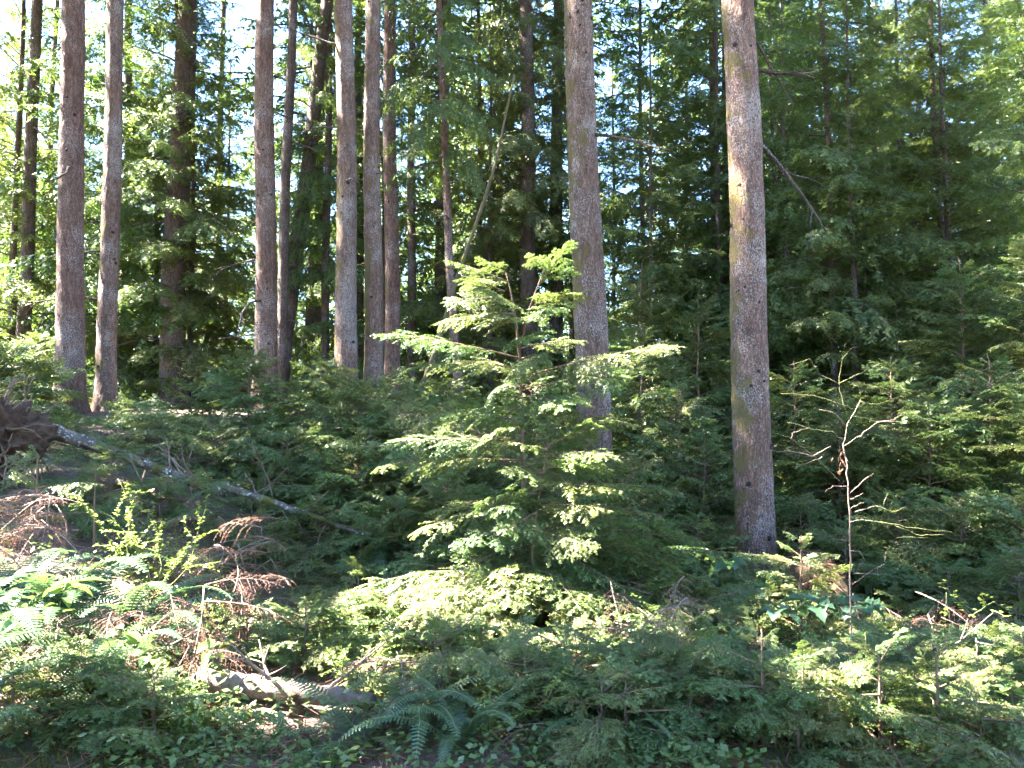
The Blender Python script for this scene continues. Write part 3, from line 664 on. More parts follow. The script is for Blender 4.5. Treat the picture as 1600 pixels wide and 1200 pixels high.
# ------------------------------------------------------------------ the bright hemlock in the middle
HY = 7.2
hb = P(824, 900, HY); hz = g(hb.x, HY)
hero = thing('hemlock_tree', 'bright sunlit young hemlock with layered boughs in the middle of the picture', 'sapling', (hb.x, HY, hz))
hp = [P(824, 960, HY), P(822, 880, HY), P(818, 760, HY), P(815, 650, HY), P(812, 560, HY), P(806, 500, HY), P(798, 455, HY), P(790, 425, HY)]
hp[0].z = hz - .1
hl = [np.array(p - hero.location) for p in hp]
link('stem', stem_mesh(hl, .026, .004, M_TWIG, 7, 1), hero)
acc = Acc(); fork = [np.array(P(812, 545, HY) - hero.location), np.array(P(828, 480, HY - .05) - hero.location), np.array(P(850, 420, HY - .1) - hero.location)]
tube(acc, fork, .012, .004, 6); link('fork_stem', acc.mesh('fork_stem', [M_TWIG], True), hero)
rh = random.Random(8)
def aim(root, a, b, lod=0, k=1.0):
    d = b - a; L = d.length * k
    put_branch(root, a - root.location, math.atan2(d.y, d.x), math.asin(max(-1, min(1, d.z / d.length))), L, lod, rh)
for (sx, sy, tx, ty, tY) in [(792, 440, 698, 406, 7.0), (788, 455, 712, 436, 6.7), (795, 430, 752, 398, 6.9), (838, 450, 907, 382, 6.9), (826, 480, 906, 456, 6.8), (848, 420, 822, 396, 6.9), (846, 430, 872, 402, 7.2), (800, 470, 690, 472, 6.9), (803, 490, 676, 506, 6.8), (805, 480, 745, 452, 6.5), (820, 500, 870, 480, 6.5), (808, 505, 760, 500, 6.4),
    (813, 560, 582, 522, 6.9), (813, 575, 640, 575, 6.6), (815, 590, 1068, 540, 6.6), (815, 610, 985, 590, 6.7), (815, 640, 640, 660, 6.5), (815, 650, 965, 650, 6.3), (815, 690, 555, 690, 6.8), (815, 700, 600, 640, 7.2), (818, 720, 1000, 718, 6.5),
    (820, 780, 660, 800, 6.6), (820, 790, 1015, 808, 6.3), (822, 840, 630, 870, 6.5), (825, 850, 1070, 880, 6.7), (822, 880, 458, 990, 5.9), (822, 880, 630, 1000, 5.6), (822, 890, 700, 1010, 5.5), (822, 880, 1150, 965, 6.1), (825, 890, 930, 1000, 5.6),
    (825, 870, 1218, 880, 6.6), (822, 870, 500, 930, 6.4), (815, 560, 870, 560, 6.4), (815, 600, 760, 620, 6.3), (815, 620, 880, 640, 6.2), (815, 680, 740, 700, 6.2), (815, 730, 870, 760, 6.1), (818, 780, 770, 800, 6.0), (820, 830, 890, 850, 6.1), (820, 850, 720, 900, 5.9), (822, 860, 640, 965, 5.5), (822, 850, 770, 950, 5.6), (822, 865, 915, 955, 5.7), (822, 875, 560, 960, 6.0), (822, 880, 1100, 985, 5.7), (822, 845, 950, 915, 6.0),
    (818, 720, 560, 735, 6.6), (820, 790, 600, 850, 6.2), (822, 850, 478, 935, 6.1), (825, 830, 1110, 850, 6.5), (822, 850, 1190, 930, 6.3), (820, 760, 1060, 770, 6.5), (822, 880, 540, 1010, 5.5), (822, 880, 1080, 1010, 5.5),
    (812, 530, 830, 530, 6.6), (812, 545, 900, 530, 7.6), (813, 580, 720, 560, 7.7), (815, 640, 920, 620, 7.9), (815, 660, 700, 650, 8.0), (815, 730, 950, 720, 7.9), (820, 800, 700, 780, 8), (820, 810, 930, 800, 8.1)]:
    s = P(sx, sy, HY); aim(hero, s, P(tx, ty, tY))
# its small neighbour with a reddish stem
p0 = P(832, 850, 6.6); z = g(p0.x, 6.6); h2 = thing('hemlock_sapling', 'small reddish stemmed hemlock in front of the bright one with blown white tips', 'sapling', (p0.x, 6.6, z), 'understory hemlocks')
hh = [np.array([0, 0, -.05])] + [np.array(P(a, b, 6.5) - h2.location) for a, b in [(832, 840), (845, 760), (857, 690)]]
link('stem', stem_mesh(hh, .014, .004, M_TWIG, 6, 2), h2)
for (sx, sy, tx, ty, tY) in [(857, 695, 960, 655, 6.3), (857, 695, 830, 650, 6.4), (856, 705, 800, 690, 6.2), (856, 710, 985, 708, 6.2), (852, 730, 960, 735, 6.1), (850, 740, 780, 735, 6.2), (846, 760, 990, 770, 6.2), (843, 770, 740, 790, 6.2), (840, 790, 950, 800, 6.0), (838, 800, 780, 830, 6.0), (836, 820, 700, 850, 6.1), (834, 830, 930, 860, 5.9)]:
    aim(h2, P(sx, sy, 6.5), P(tx, ty, tY))

# ------------------------------------------------------------------ fallen wood
def log_thing(name, label, a, b, r0, r1, mat, seed, nb=0, cat='log', sag=0.0, group=None, sides=12):
    rng = np.random.default_rng(seed); o = thing(name, label, cat, a, group); acc = Acc()
    n = 26; pts = [np.array(a.lerp(b, t) - a) + np.array([0, 0, -sag * math.sin(math.pi * t)]) + rng.normal(0, .006, 3) for t in np.linspace(0, 1, n)]
    tube(acc, pts, r0, r1, sides, 0, .5, True, .07, rng); link('log_stem', acc.mesh('log_stem', [mat], True), o)
    for k in range(nb):
        i = rng.integers(2, n - 3); st = Acc()
        d = np.array([rng.normal(0, .6), rng.normal(-.3, .6), rng.choice([-1, .9]) * rng.uniform(.3, 1)])
        L = rng.uniform(.2, .7); q = wander(pts[i], d, L, 6, rng, .12); tube(st, q, r1 * .3, .003, 5, 0, .5, True, .05, rng)
        for j in range(2):
            w = wander(q[3], q[4] - q[2] + rng.normal(0, .05, 3), L * .4, 3, rng, .15); tube(st, w, r1 * .15, .002, 4)
        link('dead_branch', st.mesh('dead_branch', [M_DEADTWIG], True), o)
    return o, pts
a, b = P(10, 650, 8.6), P(195, 712, 9.2)
ft, pts = log_thing('fallen_tree', 'fallen grey trunk with upturned brown root mass at the left edge', a, b, .095, .06, M_LOG, 1, 3, 'fallen tree')
# upturned roots with soil
rng = np.random.default_rng(41); wc = P(-15, 690, 8.2) - ft.location
nu, nv = 90, 50; V = []
for i in range(nv):
    ph = math.pi * i / (nv - 1)
    for j in range(nu):
        th = 2 * math.pi * j / nu; d = np.array([math.sin(ph) * math.cos(th), math.sin(ph) * math.sin(th), math.cos(ph)])
        q = 1 + .35 * noise.noise(Vector(d * 2.2)) + .3 * noise.noise(Vector(d * 5)) + .2 * noise.noise(Vector(d * 12)) + .1 * noise.noise(Vector(d * 26))
        V.append(np.array(wc) + d * q * np.array([.48, .4, .40]))
T = []
for i in range(nv - 1):
    for j in range(nu):
        p, q = i * nu + j, i * nu + (j + 1) % nu; T += [(p, p + nu, q + nu), (p, q + nu, q)]
acc = Acc(); acc.add(V, T); link('root_wad', acc.mesh('root_wad', [M_SOIL], True), ft)
for k in range(60):
    acc = Acc(); d = rng.normal(0, 1, 3); d[0] = abs(d[0]) * .6 + .2; d /= np.linalg.norm(d)
    p0 = np.array(wc) + d * .36; q = wander(p0, d + np.array([0, 0, -.1]), rng.uniform(.25, .7), 7, rng, .3, .12)
    tube(acc, q, rng.uniform(.008, .022), .003, 5, 0, .5, True, .08, rng); link('root', acc.mesh('root', [M_TWIG if k % 3 else M_DEADTWIG], True), ft)

a, b = P(186, 708, 9.0), P(352, 770, 8.5)
log_thing('fallen_log', 'mossy broken fallen log lying across the left middle', a, b, .06, .05, M_LOG, 2, 5, sag=.02)
a, b = P(346, 758, 8.45), P(582, 838, 7.9)
log_thing('fallen_log', 'long thin grey fallen pole slanting down towards the bright hemlock', a, b, .038, .022, M_LOG, 3, 7)
a, b = P(318, 1118, 4.75), P(580, 1172, 4.55); a.z = g(a.x, a.y) + .11; b.z = g(b.x, b.y) + .09
log_thing('fallen_log', 'pale sunlit log lying on the ground at the bottom left', a, b, .068, .045, M_PALELOG, 4, 4)
# small rotten snag beside it
q = P(462, 1140, 4.6); z = g(q.x, 4.6); sn = thing('snag', 'short dark rotten snag standing by the pale log', 'snag', (q.x, 4.6, z)); acc = Acc(); rng = np.random.default_rng(6)
hz_ = P(455, 1075, 4.6).z - z
tube(acc, [np.array([.01 * math.sin(k * 1.3), .01 * math.cos(k), hz_ * k / 10 - .02]) for k in range(11)], .055, .03, 12, 0, .5, True, .14, rng); link('snag_body', acc.mesh('snag_body', [wood_mat('rotten_wood', (.05, .03, .015), (.16, .1, .05), 16, .95, .9, .4, .4)], True), sn)
for k in range(3):
    acc = Acc(); tube(acc, wander((.02 * k - .02, 0, hz_ - .03), (rng.normal(0, .3), 0, 1), .05, 3, rng, .2), .013, .004, 5, 0, .5, True, .1, rng); link('splinter', acc.mesh('splinter', [M_TWIG], True), sn)
# short sticks around
for k, (a1, b1, a2, b2, Y, r, lab) in enumerate([
    (505, 1190, 528, 1135, 4.5, .007, 'short brown stick leaning behind the pale log'), (528, 1145, 548, 1110, 4.7, .009, 'stubby stick right of the snag'),
    (262, 790, 272, 735, 8.0, .010, 'grey upright stick below the mossy log'), (270, 715, 292, 750, 8.6, .009, 'grey stick leaning on the mossy log'),
    (398, 840, 396, 785, 7.8, .007, 'thin stick hanging below the thin pole'), (372, 850, 392, 900, 7.2, .008, 'pale stick in the dark hollow'),
    (415, 955, 442, 1030, 5.9, .007, 'pale forked stick right of the dead brown boughs'), (90, 985, 93, 1115, 4.7, .011, 'grey dead stick standing at the lower left'),
    (205, 720, 225, 790, 8.2, .009, 'grey stick under the broken log'), (1180, 1100, 1260, 1050, 4.9, .005, 'thin pale twig lying below the toothed leaves'),
    (890, 1120, 1030, 1180, 4.5, .006, 'long pale brown twig lying at the bottom centre'), (700, 1000, 760, 945, 5.4, .005, 'bare twig crossing in front of the bright hemlock')]):
    p, q = P(a1, b1, Y), P(a2, b2, Y - .1); rng = np.random.default_rng(60 + k); acc = Acc(); d = np.array(q - p); L = np.linalg.norm(d)
    tube(acc, wander((0, 0, 0), d, L, 7, rng, .06), r, r * .5, 6, 0, .5, True, .07, rng)
    o = thing('stick', lab, 'stick', p, 'loose sticks'); link('stick_stem', acc.mesh('stick_stem', [M_DEADTWIG if k % 2 else M_LOG], True), o)
    acc = Acc(); tube(acc, wander(d * .6, d + rng.normal(0, .3, 3) * L, L * .3, 4, rng, .1), r * .5, r * .2, 5); link('fork', acc.mesh('fork', [M_DEADTWIG], True), o)

# ------------------------------------------------------------------ mossy stump with shed needles
q = P(1262, 905, 8.0); z0 = g(q.x, 8.0); st = thing('stump', 'low mossy stump heaped with red brown needles beside the mossy trunk', 'stump', (q.x, 8.0, z0))
rng = np.random.default_rng(21); nu, nv = 40, 22; V = []; hs = P(1262, 868, 8).z - z0
for i in range(nv):
    t = i / (nv - 1); zz = hs * math.sin(t * math.pi / 2) ** .9; w = .40 * math.cos(t * math.pi / 2) ** .55
    for j in range(nu):
        th = 2 * math.pi * j / nu; k = 1 + .3 * noise.noise((math.cos(th) * 1.5, math.sin(th) * 1.5, zz * 3)) + .16 * noise.noise((math.cos(th) * 5, math.sin(th) * 5, zz * 7))
        V.append((w * k * math.cos(th), w * k * math.sin(th), zz - .05 + .04 * noise.noise((w * math.cos(th) * 6, w * math.sin(th) * 6, 2))))
T = []
for i in range(nv - 1):
    for j in range(nu):
        p, k = i * nu + j, i * nu + (j + 1) % nu; T += [(p, k, k + nu), (p, k + nu, p + nu)]
acc = Acc(); acc.add(V, T); link('stump_body', acc.mesh('stump_body', [wood_mat('stump_moss', (.04, .026, .013), (.12, .078, .042), 12, .95, .9, 1, .35)], True), st)
acc = Acc()
for k in range(2800):
    th = rng.random() * 6.28; u = rng.random() ** .6; p = np.array([.45 * u * math.cos(th), .45 * u * math.sin(th), hs * (1.0 - u * u) ** .6 + rng.normal(.01, .02)])
    d = np.array([math.cos(th) + rng.normal(0, .6), math.sin(th) + rng.normal(0, .6), -u * 1.3 + rng.normal(0, .3)]); d /= np.linalg.norm(d); l = rng.uniform(.05, .16)
    w = np.cross(d, rng.normal(0, 1, 3)); w *= .0055 / np.linalg.norm(w); acc.add([p - w, p + w, p + d * l], [(0, 1, 2)], 0, rng.random())
o = link('fallen_needles', acc.mesh('fallen_needles', [leaf_mat('old_needles', (.09, .05, .03), (.2, .125, .08), (.15, .08, .04), .2, .8, .1, .02)]), st); o['kind'] = 'stuff'

# ------------------------------------------------------------------ dead brown boughs
DM = [M_DEADNEEDLE, M_DEADTWIG]
DEAD = sprays('bough', 5, DM, 70, L=.8, lat_step=.035, lat_len=.36, sub_step=.03, sub_len=.12, nl=.014, nw=.004, nstep=.026, droop=.7, gap=.2)
rnd = random.Random(9)
def dead_pile(label, spots, group='heaps of dead brown boughs', name='dead_bough_heap'):
    px, py, Y = spots[0]; p = P(px, py, Y); o = thing(name, label, 'dead boughs', (p.x, p.y, g(p.x, p.y)), group)
    for px, py, Y in spots:
        q = P(px, py, Y); q.z = max(q.z, g(q.x, q.y) + .05)
        s = rnd.uniform(.4, .85); link('bough', rnd.choice(DEAD), o, q - o.location, (rnd.gauss(0, .5), rnd.uniform(-.1, .9), rnd.uniform(-3.1, .2)), s)
    return o
rj = lambda x0, x1, y0, y1, Ya, Yb, n: [(rnd.uniform(x0, x1), rnd.uniform(y0, y1), rnd.uniform(Ya, Yb)) for _ in range(n)]
dead_pile('mound of pale brown dead fern and boughs at the left edge', [(30, 830, 6.0)] + rj(-40, 95, 770, 880, 5.7, 6.3, 36))
dead_pile('sunlit pink brown dead boughs left of the dark hollow', [(255, 980, 5.1)] + rj(190, 330, 910, 1050, 4.8, 5.5, 28))
dead_pile('shaded red brown dead boughs hanging in the dark hollow', [(370, 880, 6.8)] + rj(300, 440, 800, 940, 6.3, 7.3, 34))
dead_pile('dead brown twigs between the low pale tipped hemlocks', [(660, 1040, 5.2)] + rj(590, 730, 1010, 1080, 4.8, 5.2, 11))
dead_pile('dead brown twigs at the foot of the bright hemlock', [(1000, 940, 6.2)] + rj(880, 1110, 900, 1010, 5.3, 6.2, 12))
dead_pile('scattered dead brown boughs on the bank at lower left', [(60, 960, 5.2)] + rj(-20, 180, 930, 1080, 4.7, 5.5, 24))
dead_pile('dead brown boughs on the ground by the pale log', [(440, 1180, 4.4)] + rj(300, 560, 1150, 1210, 4.2, 4.6, 12))
dead_pile('dead brown boughs low in the right shade', [(1450, 960, 6.6)] + rj(1250, 1600, 920, 1010, 5.8, 7.0, 12))
dead_pile('dead brown boughs low at the bottom centre', [(800, 1130, 4.6)] + rj(640, 1250, 1050, 1200, 4.2, 4.9, 16))

# ------------------------------------------------------------------ ferns
def frond_mesh(seed, L, n=34, w=.075):
    rng = np.random.default_rng(seed); acc = Acc(); pts = []; p = np.zeros(3); a = rad(62 + rng.normal(0, 6)); m = 20
    for i in range(m + 1):
        pts.append(p.copy()); p = p + np.array([math.cos(a), rng.normal(0, .01), math.sin(a)]) * L / m; a -= rad(105 + rng.normal(0, 8)) / m * (.5 + i / m)
    pts = np.array(pts); tube(acc, pts, .004, .001, 4, 1, .5, False)
    for k in range(n):
        t = .1 + .9 * (k + .5) / n; f = t * m; i = min(int(f), m - 1); q = pts[i] + (pts[i + 1] - pts[i]) * (f - i); d = pts[i + 1] - pts[i]; d /= np.linalg.norm(d)
        l = w * min(1, (t - .05) * 5) * (1 - t) ** .5 * 1.25 + .006; wd = L / n * .30
        for sg in (-1, 1):
            s = np.array([0, sg, 0]) + d * .28 + np.cross(d, [0, 1, 0]) * -.12 * sg * sg; s /= np.linalg.norm(s); up = np.cross(d, s) * rng.normal(0, .12)
            e = q + (s + up) * l * (.9 + .2 * rng.random())
            acc.add([q - d * wd, q + d * wd, q + s * l * .6 + d * wd * 1.1, e, q + s * l * .6 - d * wd * .6], [(0, 1, 2), (0, 2, 4), (4, 2, 3)], 0, np.clip(rng.normal(.45, .15), 0, 1))
    return acc.mesh('frond', [M_FERN, M_GREENSTEM])
FR = [frond_mesh(20 + k, [.6, .75, .68, .5][k]) for k in range(4)]
def fern(px, py, Y, n, s, label, seed, tilt=0.0):
    rnd = random.Random(seed); p = P(px, py, Y); z = g(p.x, Y) - .02
    o = thing('sword_fern', label, 'fern', (p.x, Y, z), 'sword ferns', rnd.uniform(0, 6))
    for k in range(n):
        link('frond', rnd.choice(FR), o, (0, 0, 0), (rnd.gauss(0, .15), rnd.uniform(-.2, .35), 6.283 * k / n + rnd.uniform(-.3, .3)), s * rnd.uniform(.75, 1.15))
for k, (px, py, Y, n, s, lab) in enumerate([(640, 1170, 4.5, 11, 1.0, 'blue green sword fern right of the pale log'), (570, 1200, 4.3, 9, 1.0, 'low sword fern cut by the bottom edge near the log'),
    (720, 1190, 4.25, 10, 1.1, 'sword fern at the bottom edge left of centre'), (195, 940, 5.3, 10, .9, 'sunlit pale sword fern on the left bank'), (110, 930, 5.5, 11, 1.0, 'sunlit sword fern at far left on the bank'), (30, 905, 5.7, 10, 1.0, 'sunlit sword fern at the left edge below the mound'), (60, 1040, 4.8, 9, .9, 'sword fern on the bank above the corner hemlock'), (160, 985, 5.0, 9, .9, 'sword fern in the middle of the sunlit bank'), (290, 1030, 4.8, 8, .7, 'sword fern at the rim of the dark hollow'), (75, 960, 5.2, 10, .9, 'sword fern behind the sunlit oval leaved plants'), (235, 940, 5.4, 9, .8, 'sword fern right of the pale one on the bank'), (130, 1015, 4.9, 9, .8, 'sword fern low on the sunlit bank'), (10, 970, 5.2, 9, .9, 'sword fern cut by the left edge'), (180, 1040, 4.7, 8, .75, 'sword fern just above the corner hemlock, right side'),
    (215, 1000, 4.9, 8, .75, 'sword fern amid the sunlit pink dead boughs'), (1010, 1080, 4.9, 7, .6, 'small shaded sword fern at bottom right of centre'), (590, 870, 7.4, 8, .8, 'shaded sword fern under the low hemlocks'), (960, 1190, 4.3, 7, .7, 'sword fern at the bottom edge right of centre')]):
    fern(px, py, Y, n, s * (1.4 if px < 250 else 1.0), lab, 300 + k)

# ------------------------------------------------------------------ leafy plants
def leaf_mesh(name, L, W, mat, kind='oval', seed=0, curl=.2, petiole=.25):
    rng = np.random.default_rng(seed); acc = Acc(); n = 9; mid, le, ri = [], [], []
    prof = []
    for i in range(n + 1):
        t = i / n
        if kind == 'oval': w = math.sin(math.pi * min(1, t ** .8)) ** .75
        elif kind == 'lobed': w = [0.05, .75, .95, .6, 1.0, .7, .42, .5, .25, 0][i]
        else: w = math.sin(math.pi * t) ** .6
        prof.append(w if 0 < i < n else .02)
    x0 = petiole * L
    for i, w in enumerate(prof):
        t = i / n; x = x0 + L * t; z = -curl * L * t * t; fold = .22 * W * w
        if kind == 'lobed': x += (0, -.12, -.1, 0, .02, .04, 0, .02, 0, 0)[i] * L
        mid.append((x0 + L * t, 0, z)); le.append((x, W * .5 * w, z + fold + rng.normal(0, .012) * L)); ri.append((x, -W * .5 * w, z + fold + rng.normal(0, .012) * L))
    m = n + 1; V = mid + le + ri; T = []
    for i in range(n): T += [(i, i + 1, m + i + 1), (i, m + i + 1, m + i), (i, 2 * m + i, 2 * m + i + 1), (i, 2 * m + i + 1, i + 1)]
    acc.add(V, T, 0, np.clip(rng.normal(.5, .15), 0, 1)); tube(acc, [(0, 0, 0), (x0, 0, 0)], .0015, .001, 3, 1, .5, False)
    return acc.mesh(name, [mat, M_GREENSTEM], True)
LEAVES = {'salal': [leaf_mesh('leaf', .085, .052, M_SALAL, 'oval', k, .2 + .12 * k) for k in range(3)],
          'teal': [leaf_mesh('leaf', .12, .13, M_TEAL, 'lobed', 5 + k, .25 + .15 * k, .35) for k in range(3)],
          'pale': [leaf_mesh('leaf', .075, .034, M_HUCK, 'oval', 9 + k, .15 + .1 * k, .1) for k in range(3)]}
def leafy(name, label, pts, kind, nl, seed, s=1.0, r=.004, cat='plant', group=None, stem_mat=None, whorl=False, side=None):
    """one arching stem with separate leaves; pts = [(px, py, Y), ...]"""
    rnd = random.Random(seed); W = [P(*q) for q in pts]; b = W[0].copy(); gz = g(b.x, b.y); W[0].z = min(W[0].z, gz); b = W[0].copy()
    o = thing(name, label, cat, b, group); q = [np.array(w - b) for w in W]; fine = []
    for i in range(len(q) - 1):
        for t in np.linspace(0, 1, 5)[:-1]: fine.append(q[i] + (q[i + 1] - q[i]) * t + np.array([rnd.gauss(0, .004), rnd.gauss(0, .004), rnd.gauss(0, .004)]))
    fine.append(q[-1]); acc = Acc(); tube(acc, fine, r, r * .4, 5); link('stem', acc.mesh('stem', [stem_mat or M_GREENSTEM], True), o)
    az = rnd.uniform(0, 6.28)
    for k in range(nl):
        if whorl: f = len(fine) - 1.01; az = 6.283 * k / nl + rnd.uniform(-.2, .2)
        else: f = (len(fine) - 1) * (.3 + .7 * (k + rnd.random() * .5) / nl); az += math.pi + rnd.uniform(-.7, .7) if side is None else 2.4
        f = min(f, len(fine) - 1.01); i = int(f); p = fine[i] + (fine[i + 1] - fine[i]) * (f - i)
        ss = s * rnd.uniform(.75, 1.2); link('leaf', rnd.choice(LEAVES[kind]), o, p, (rnd.gauss(0, .3), rnd.uniform(-.35, .35), az), ss)
    return o
SHR = 'broad leaved shrubs'
leafy('salal_plant', 'upright plant with pale oval leaves in front of the dark hollow', [(325, 1112, 4.6), (325, 1040, 4.6), (328, 992, 4.6)], 'salal', 11, 1, 1.0, group=SHR)
for k, (pts, kind, n, lab) in enumerate([
    ([(20, 1000, 5.2), (30, 930, 5.1), (70, 890, 5.0)], 'salal', 13, 'sunlit oval leaved plant at the left edge below the brown mound'),
    ([(80, 1000, 5.1), (100, 920, 5.0), (130, 905, 4.9)], 'salal', 12, 'sunlit oval leaved plant left of the pale fern'),
    ([(-10, 1080, 4.8), (10, 990, 4.8), (40, 960, 4.7)], 'salal', 12, 'oval leaved plant cut by the left edge'),
    ([(150, 1060, 4.8), (180, 1000, 4.7), (200, 980, 4.7)], 'salal', 9, 'oval leaved plant among the sunlit dead boughs'),
    ([(290, 1110, 4.6), (260, 1050, 4.6), (230, 1020, 4.6)], 'salal', 9, 'oval leaved plant left of the upright pale one'),
    ([(120, 1110, 4.5), (130, 1060, 4.5), (160, 1035, 4.4)], 'salal', 9, 'oval leaved plant above the shaded hemlock at lower left'),
    ([(300, 1210, 4.2), (320, 1160, 4.2), (350, 1140, 4.2)], 'salal', 12, 'bright leaved plant under the left end of the pale log'),
    ([(400, 1215, 4.2), (380, 1180, 4.2), (350, 1170, 4.2)], 'salal', 9, 'glossy leaved plant at the bottom edge below the pale log'),
    ([(1440, 1130, 4.6), (1450, 1080, 4.6), (1420, 1065, 4.5)], 'salal', 9, 'glossy leaved plant below the pale huckleberry twig'),
    ([(1500, 1130, 4.6), (1510, 1080, 4.6), (1540, 1070, 4.5)], 'salal', 10, 'glossy leaved plant at right, middle of the leafy clump'),
    ([(1590, 1140, 4.5), (1580, 1080, 4.5), (1560, 1065, 4.5)], 'salal', 9, 'glossy leaved plant at the right edge'),
    ([(1470, 1150, 4.4), (1475, 1110, 4.4), (1490, 1090, 4.4)], 'pale', 10, 'yellow green leaved plant right of the pink bare twigs'),
    ([(1555, 1160, 4.4), (1555, 1120, 4.4), (1555, 1105, 4.4)], 'pale', 8, 'yellow green whorl of leaves at the lower right'),
    ([(1540, 1230, 4.2), (1540, 1190, 4.2), (1560, 1160, 4.1)], 'pale', 14, 'yellow green leaved plant in the bottom right corner'),
    ([(1270, 1200, 4.3), (1265, 1175, 4.3), (1262, 1168, 4.3)], 'pale', 7, 'small yellow green leaf tuft left of the pink bare twigs'),
    ([(1250, 1000, 6.4), (1240, 965, 6.4), (1210, 955, 6.3)], 'teal', 6, 'plant with large toothed blue green leaves at the mossy trunk foot'),
    ([(1300, 1010, 6.2), (1280, 965, 6.2), (1270, 945, 6.2)], 'teal', 7, 'plant with large toothed leaves in front of the mossy stump'),
    ([(1360, 1030, 6.1), (1350, 980, 6.1), (1340, 945, 6.1)], 'teal', 7, 'plant with large toothed leaves beside the bare sapling stem'),
    ([(1400, 1060, 5.9), (1385, 1020, 5.9), (1375, 1005, 5.9)], 'teal', 6, 'low plant with large toothed leaves right of the bare sapling'),
    ([(1190, 980, 6.6), (1180, 940, 6.6), (1170, 920, 6.6)], 'teal', 6, 'plant with large toothed leaves left of the mossy trunk foot'),
    ([(1240, 1080, 5.5), (1230, 1045, 5.5), (1225, 1035, 5.5)], 'teal', 6, 'low shaded plant with toothed leaves under the others'),
    ([(1290, 1090, 5.3), (1280, 1055, 5.3), (1275, 1040, 5.3)], 'teal', 6, 'low shaded plant with toothed leaves, lowest of the clump'),
    ([(1120, 930, 7.0), (1130, 890, 7.0), (1140, 880, 7.0)], 'teal', 5, 'toothed leaved plant in the shade left of the mossy trunk')]):
    leafy('leafy_plant', lab, pts, kind, n, 400 + k, 1.3 if kind == 'teal' or pts[0][0] < 300 else 1.0, group=SHR, whorl=(kind == 'teal'))

def shrub(name, label, px, py, Y, stems, spread, seed, mat, leaf=.02, per=26, group=None, twigmat=None, H=.6):
    """small leaved bush: one joined foliage part, stems apart"""
    rng = np.random.default_rng(seed); p = P(px, py, Y); z = g(p.x, Y); o = thing(name, label, 'shrub', (p.x, Y, z - .02), group); F_ = Acc()
    for k in range(stems):
        a = rng.random() * 6.28; d = np.array([math.cos(a) * spread, math.sin(a) * spread, H]) ; st = Acc(); q = wander((0, 0, 0), d, np.linalg.norm(d) * rng.uniform(.7, 1.15), 8, rng, .16, .02); tube(st, q, .006, .002, 5)
        tw = [q[3:]]
        for j in range(7):
            i = rng.integers(2, 8); w = wander(q[i], q[i] - q[i - 1] + rng.normal(0, .07, 3), rng.uniform(.1, .3), 5, rng, .2); tube(st, w, .003, .001, 4); tw.append(w)
        link('stem', st.mesh('stem', [twigmat or M_GREENSTEM], True), o)
        for w in tw:
            for j in range(per):
                f = rng.random() * (len(w) - 1.01); i = int(f); c = w[i] + (w[i + 1] - w[i]) * (f - i)
                u = rng.normal(0, 1, 3); u[2] *= .3; u /= np.linalg.norm(u); v = np.cross([0, 0, 1.], u) + np.array([0, 0, rng.normal(0, .35)]); l = leaf * rng.uniform(.6, 1.3); v *= .5 * l / np.linalg.norm(v)
                F_.add([c, c + u * l * .5 + v * .6 + [0, 0, .1 * l], c + u * l, c + u * l * .5 - v * .6 + [0, 0, .1 * l]], [(0, 1, 2), (0, 2, 3)], 0, float(np.clip(rng.normal(.5, .2), 0, 1)))
    f = link('foliage', F_.mesh('foliage', [mat]), o); f['kind'] = 'stuff'
    return o
shrub('huckleberry_bush', 'bright green small leaved bush on the left bank below the fallen log', 235, 870, 6.5, 9, .6, 1, M_HUCK, .032, 30, H=.75)
shrub('huckleberry_bush', 'smaller bright green bush right of the larger one above the dead boughs', 330, 900, 6.4, 5, .4, 2, M_HUCK, .03, 24, H=.4)
for k, (px, py, Y, n, sp, H, lab) in enumerate([(520, 1080, 5.0, 5, .35, .35, 'pale leaved low bush right of the snag'), (580, 1130, 4.7, 5, .3, .3, 'pale leaved low bush left of the sword ferns'), (820, 1150, 4.5, 6, .4, .3, 'low leafy bush at the bottom centre'),
    (900, 1060, 5.0, 5, .4, .35, 'low leafy bush below the bright hemlock'), (1050, 1090, 4.8, 6, .4, .35, 'low leafy bush right of the bottom centre'), (1150, 1130, 4.5, 6, .4, .35, 'low leafy bush left of the small leaf tuft'), (1330, 1130, 4.6, 5, .35, .35, 'low leafy bush behind the pink bare twigs'),
    (1440, 1190, 4.3, 5, .3, .25, 'low leafy bush at the bottom right'), (720, 1100, 4.8, 5, .35, .3, 'low leafy bush above the ferns'), (50, 1060, 4.8, 5, .4, .3, 'low leafy bush at the left edge bank'), (1090, 1010, 5.3, 6, .35, .45, 'pale leaved bush left of the toothed leaves'), (400, 1200, 4.15, 5, .3, .2, 'low leafy bush at the bottom edge under the pale log'), (250, 1200, 4.15, 5, .3, .22, 'low leafy bush at the bottom edge left of the pale log'), (510, 1205, 4.15, 5, .3, .2, 'low leafy bush at the bottom edge left of the ferns')]):
    shrub('leafy_bush', lab, px, py, Y, n, sp, 20 + k, M_SALAL if k % 2 else M_HUCK, .028, 22, 'low leafy bushes', H=H)

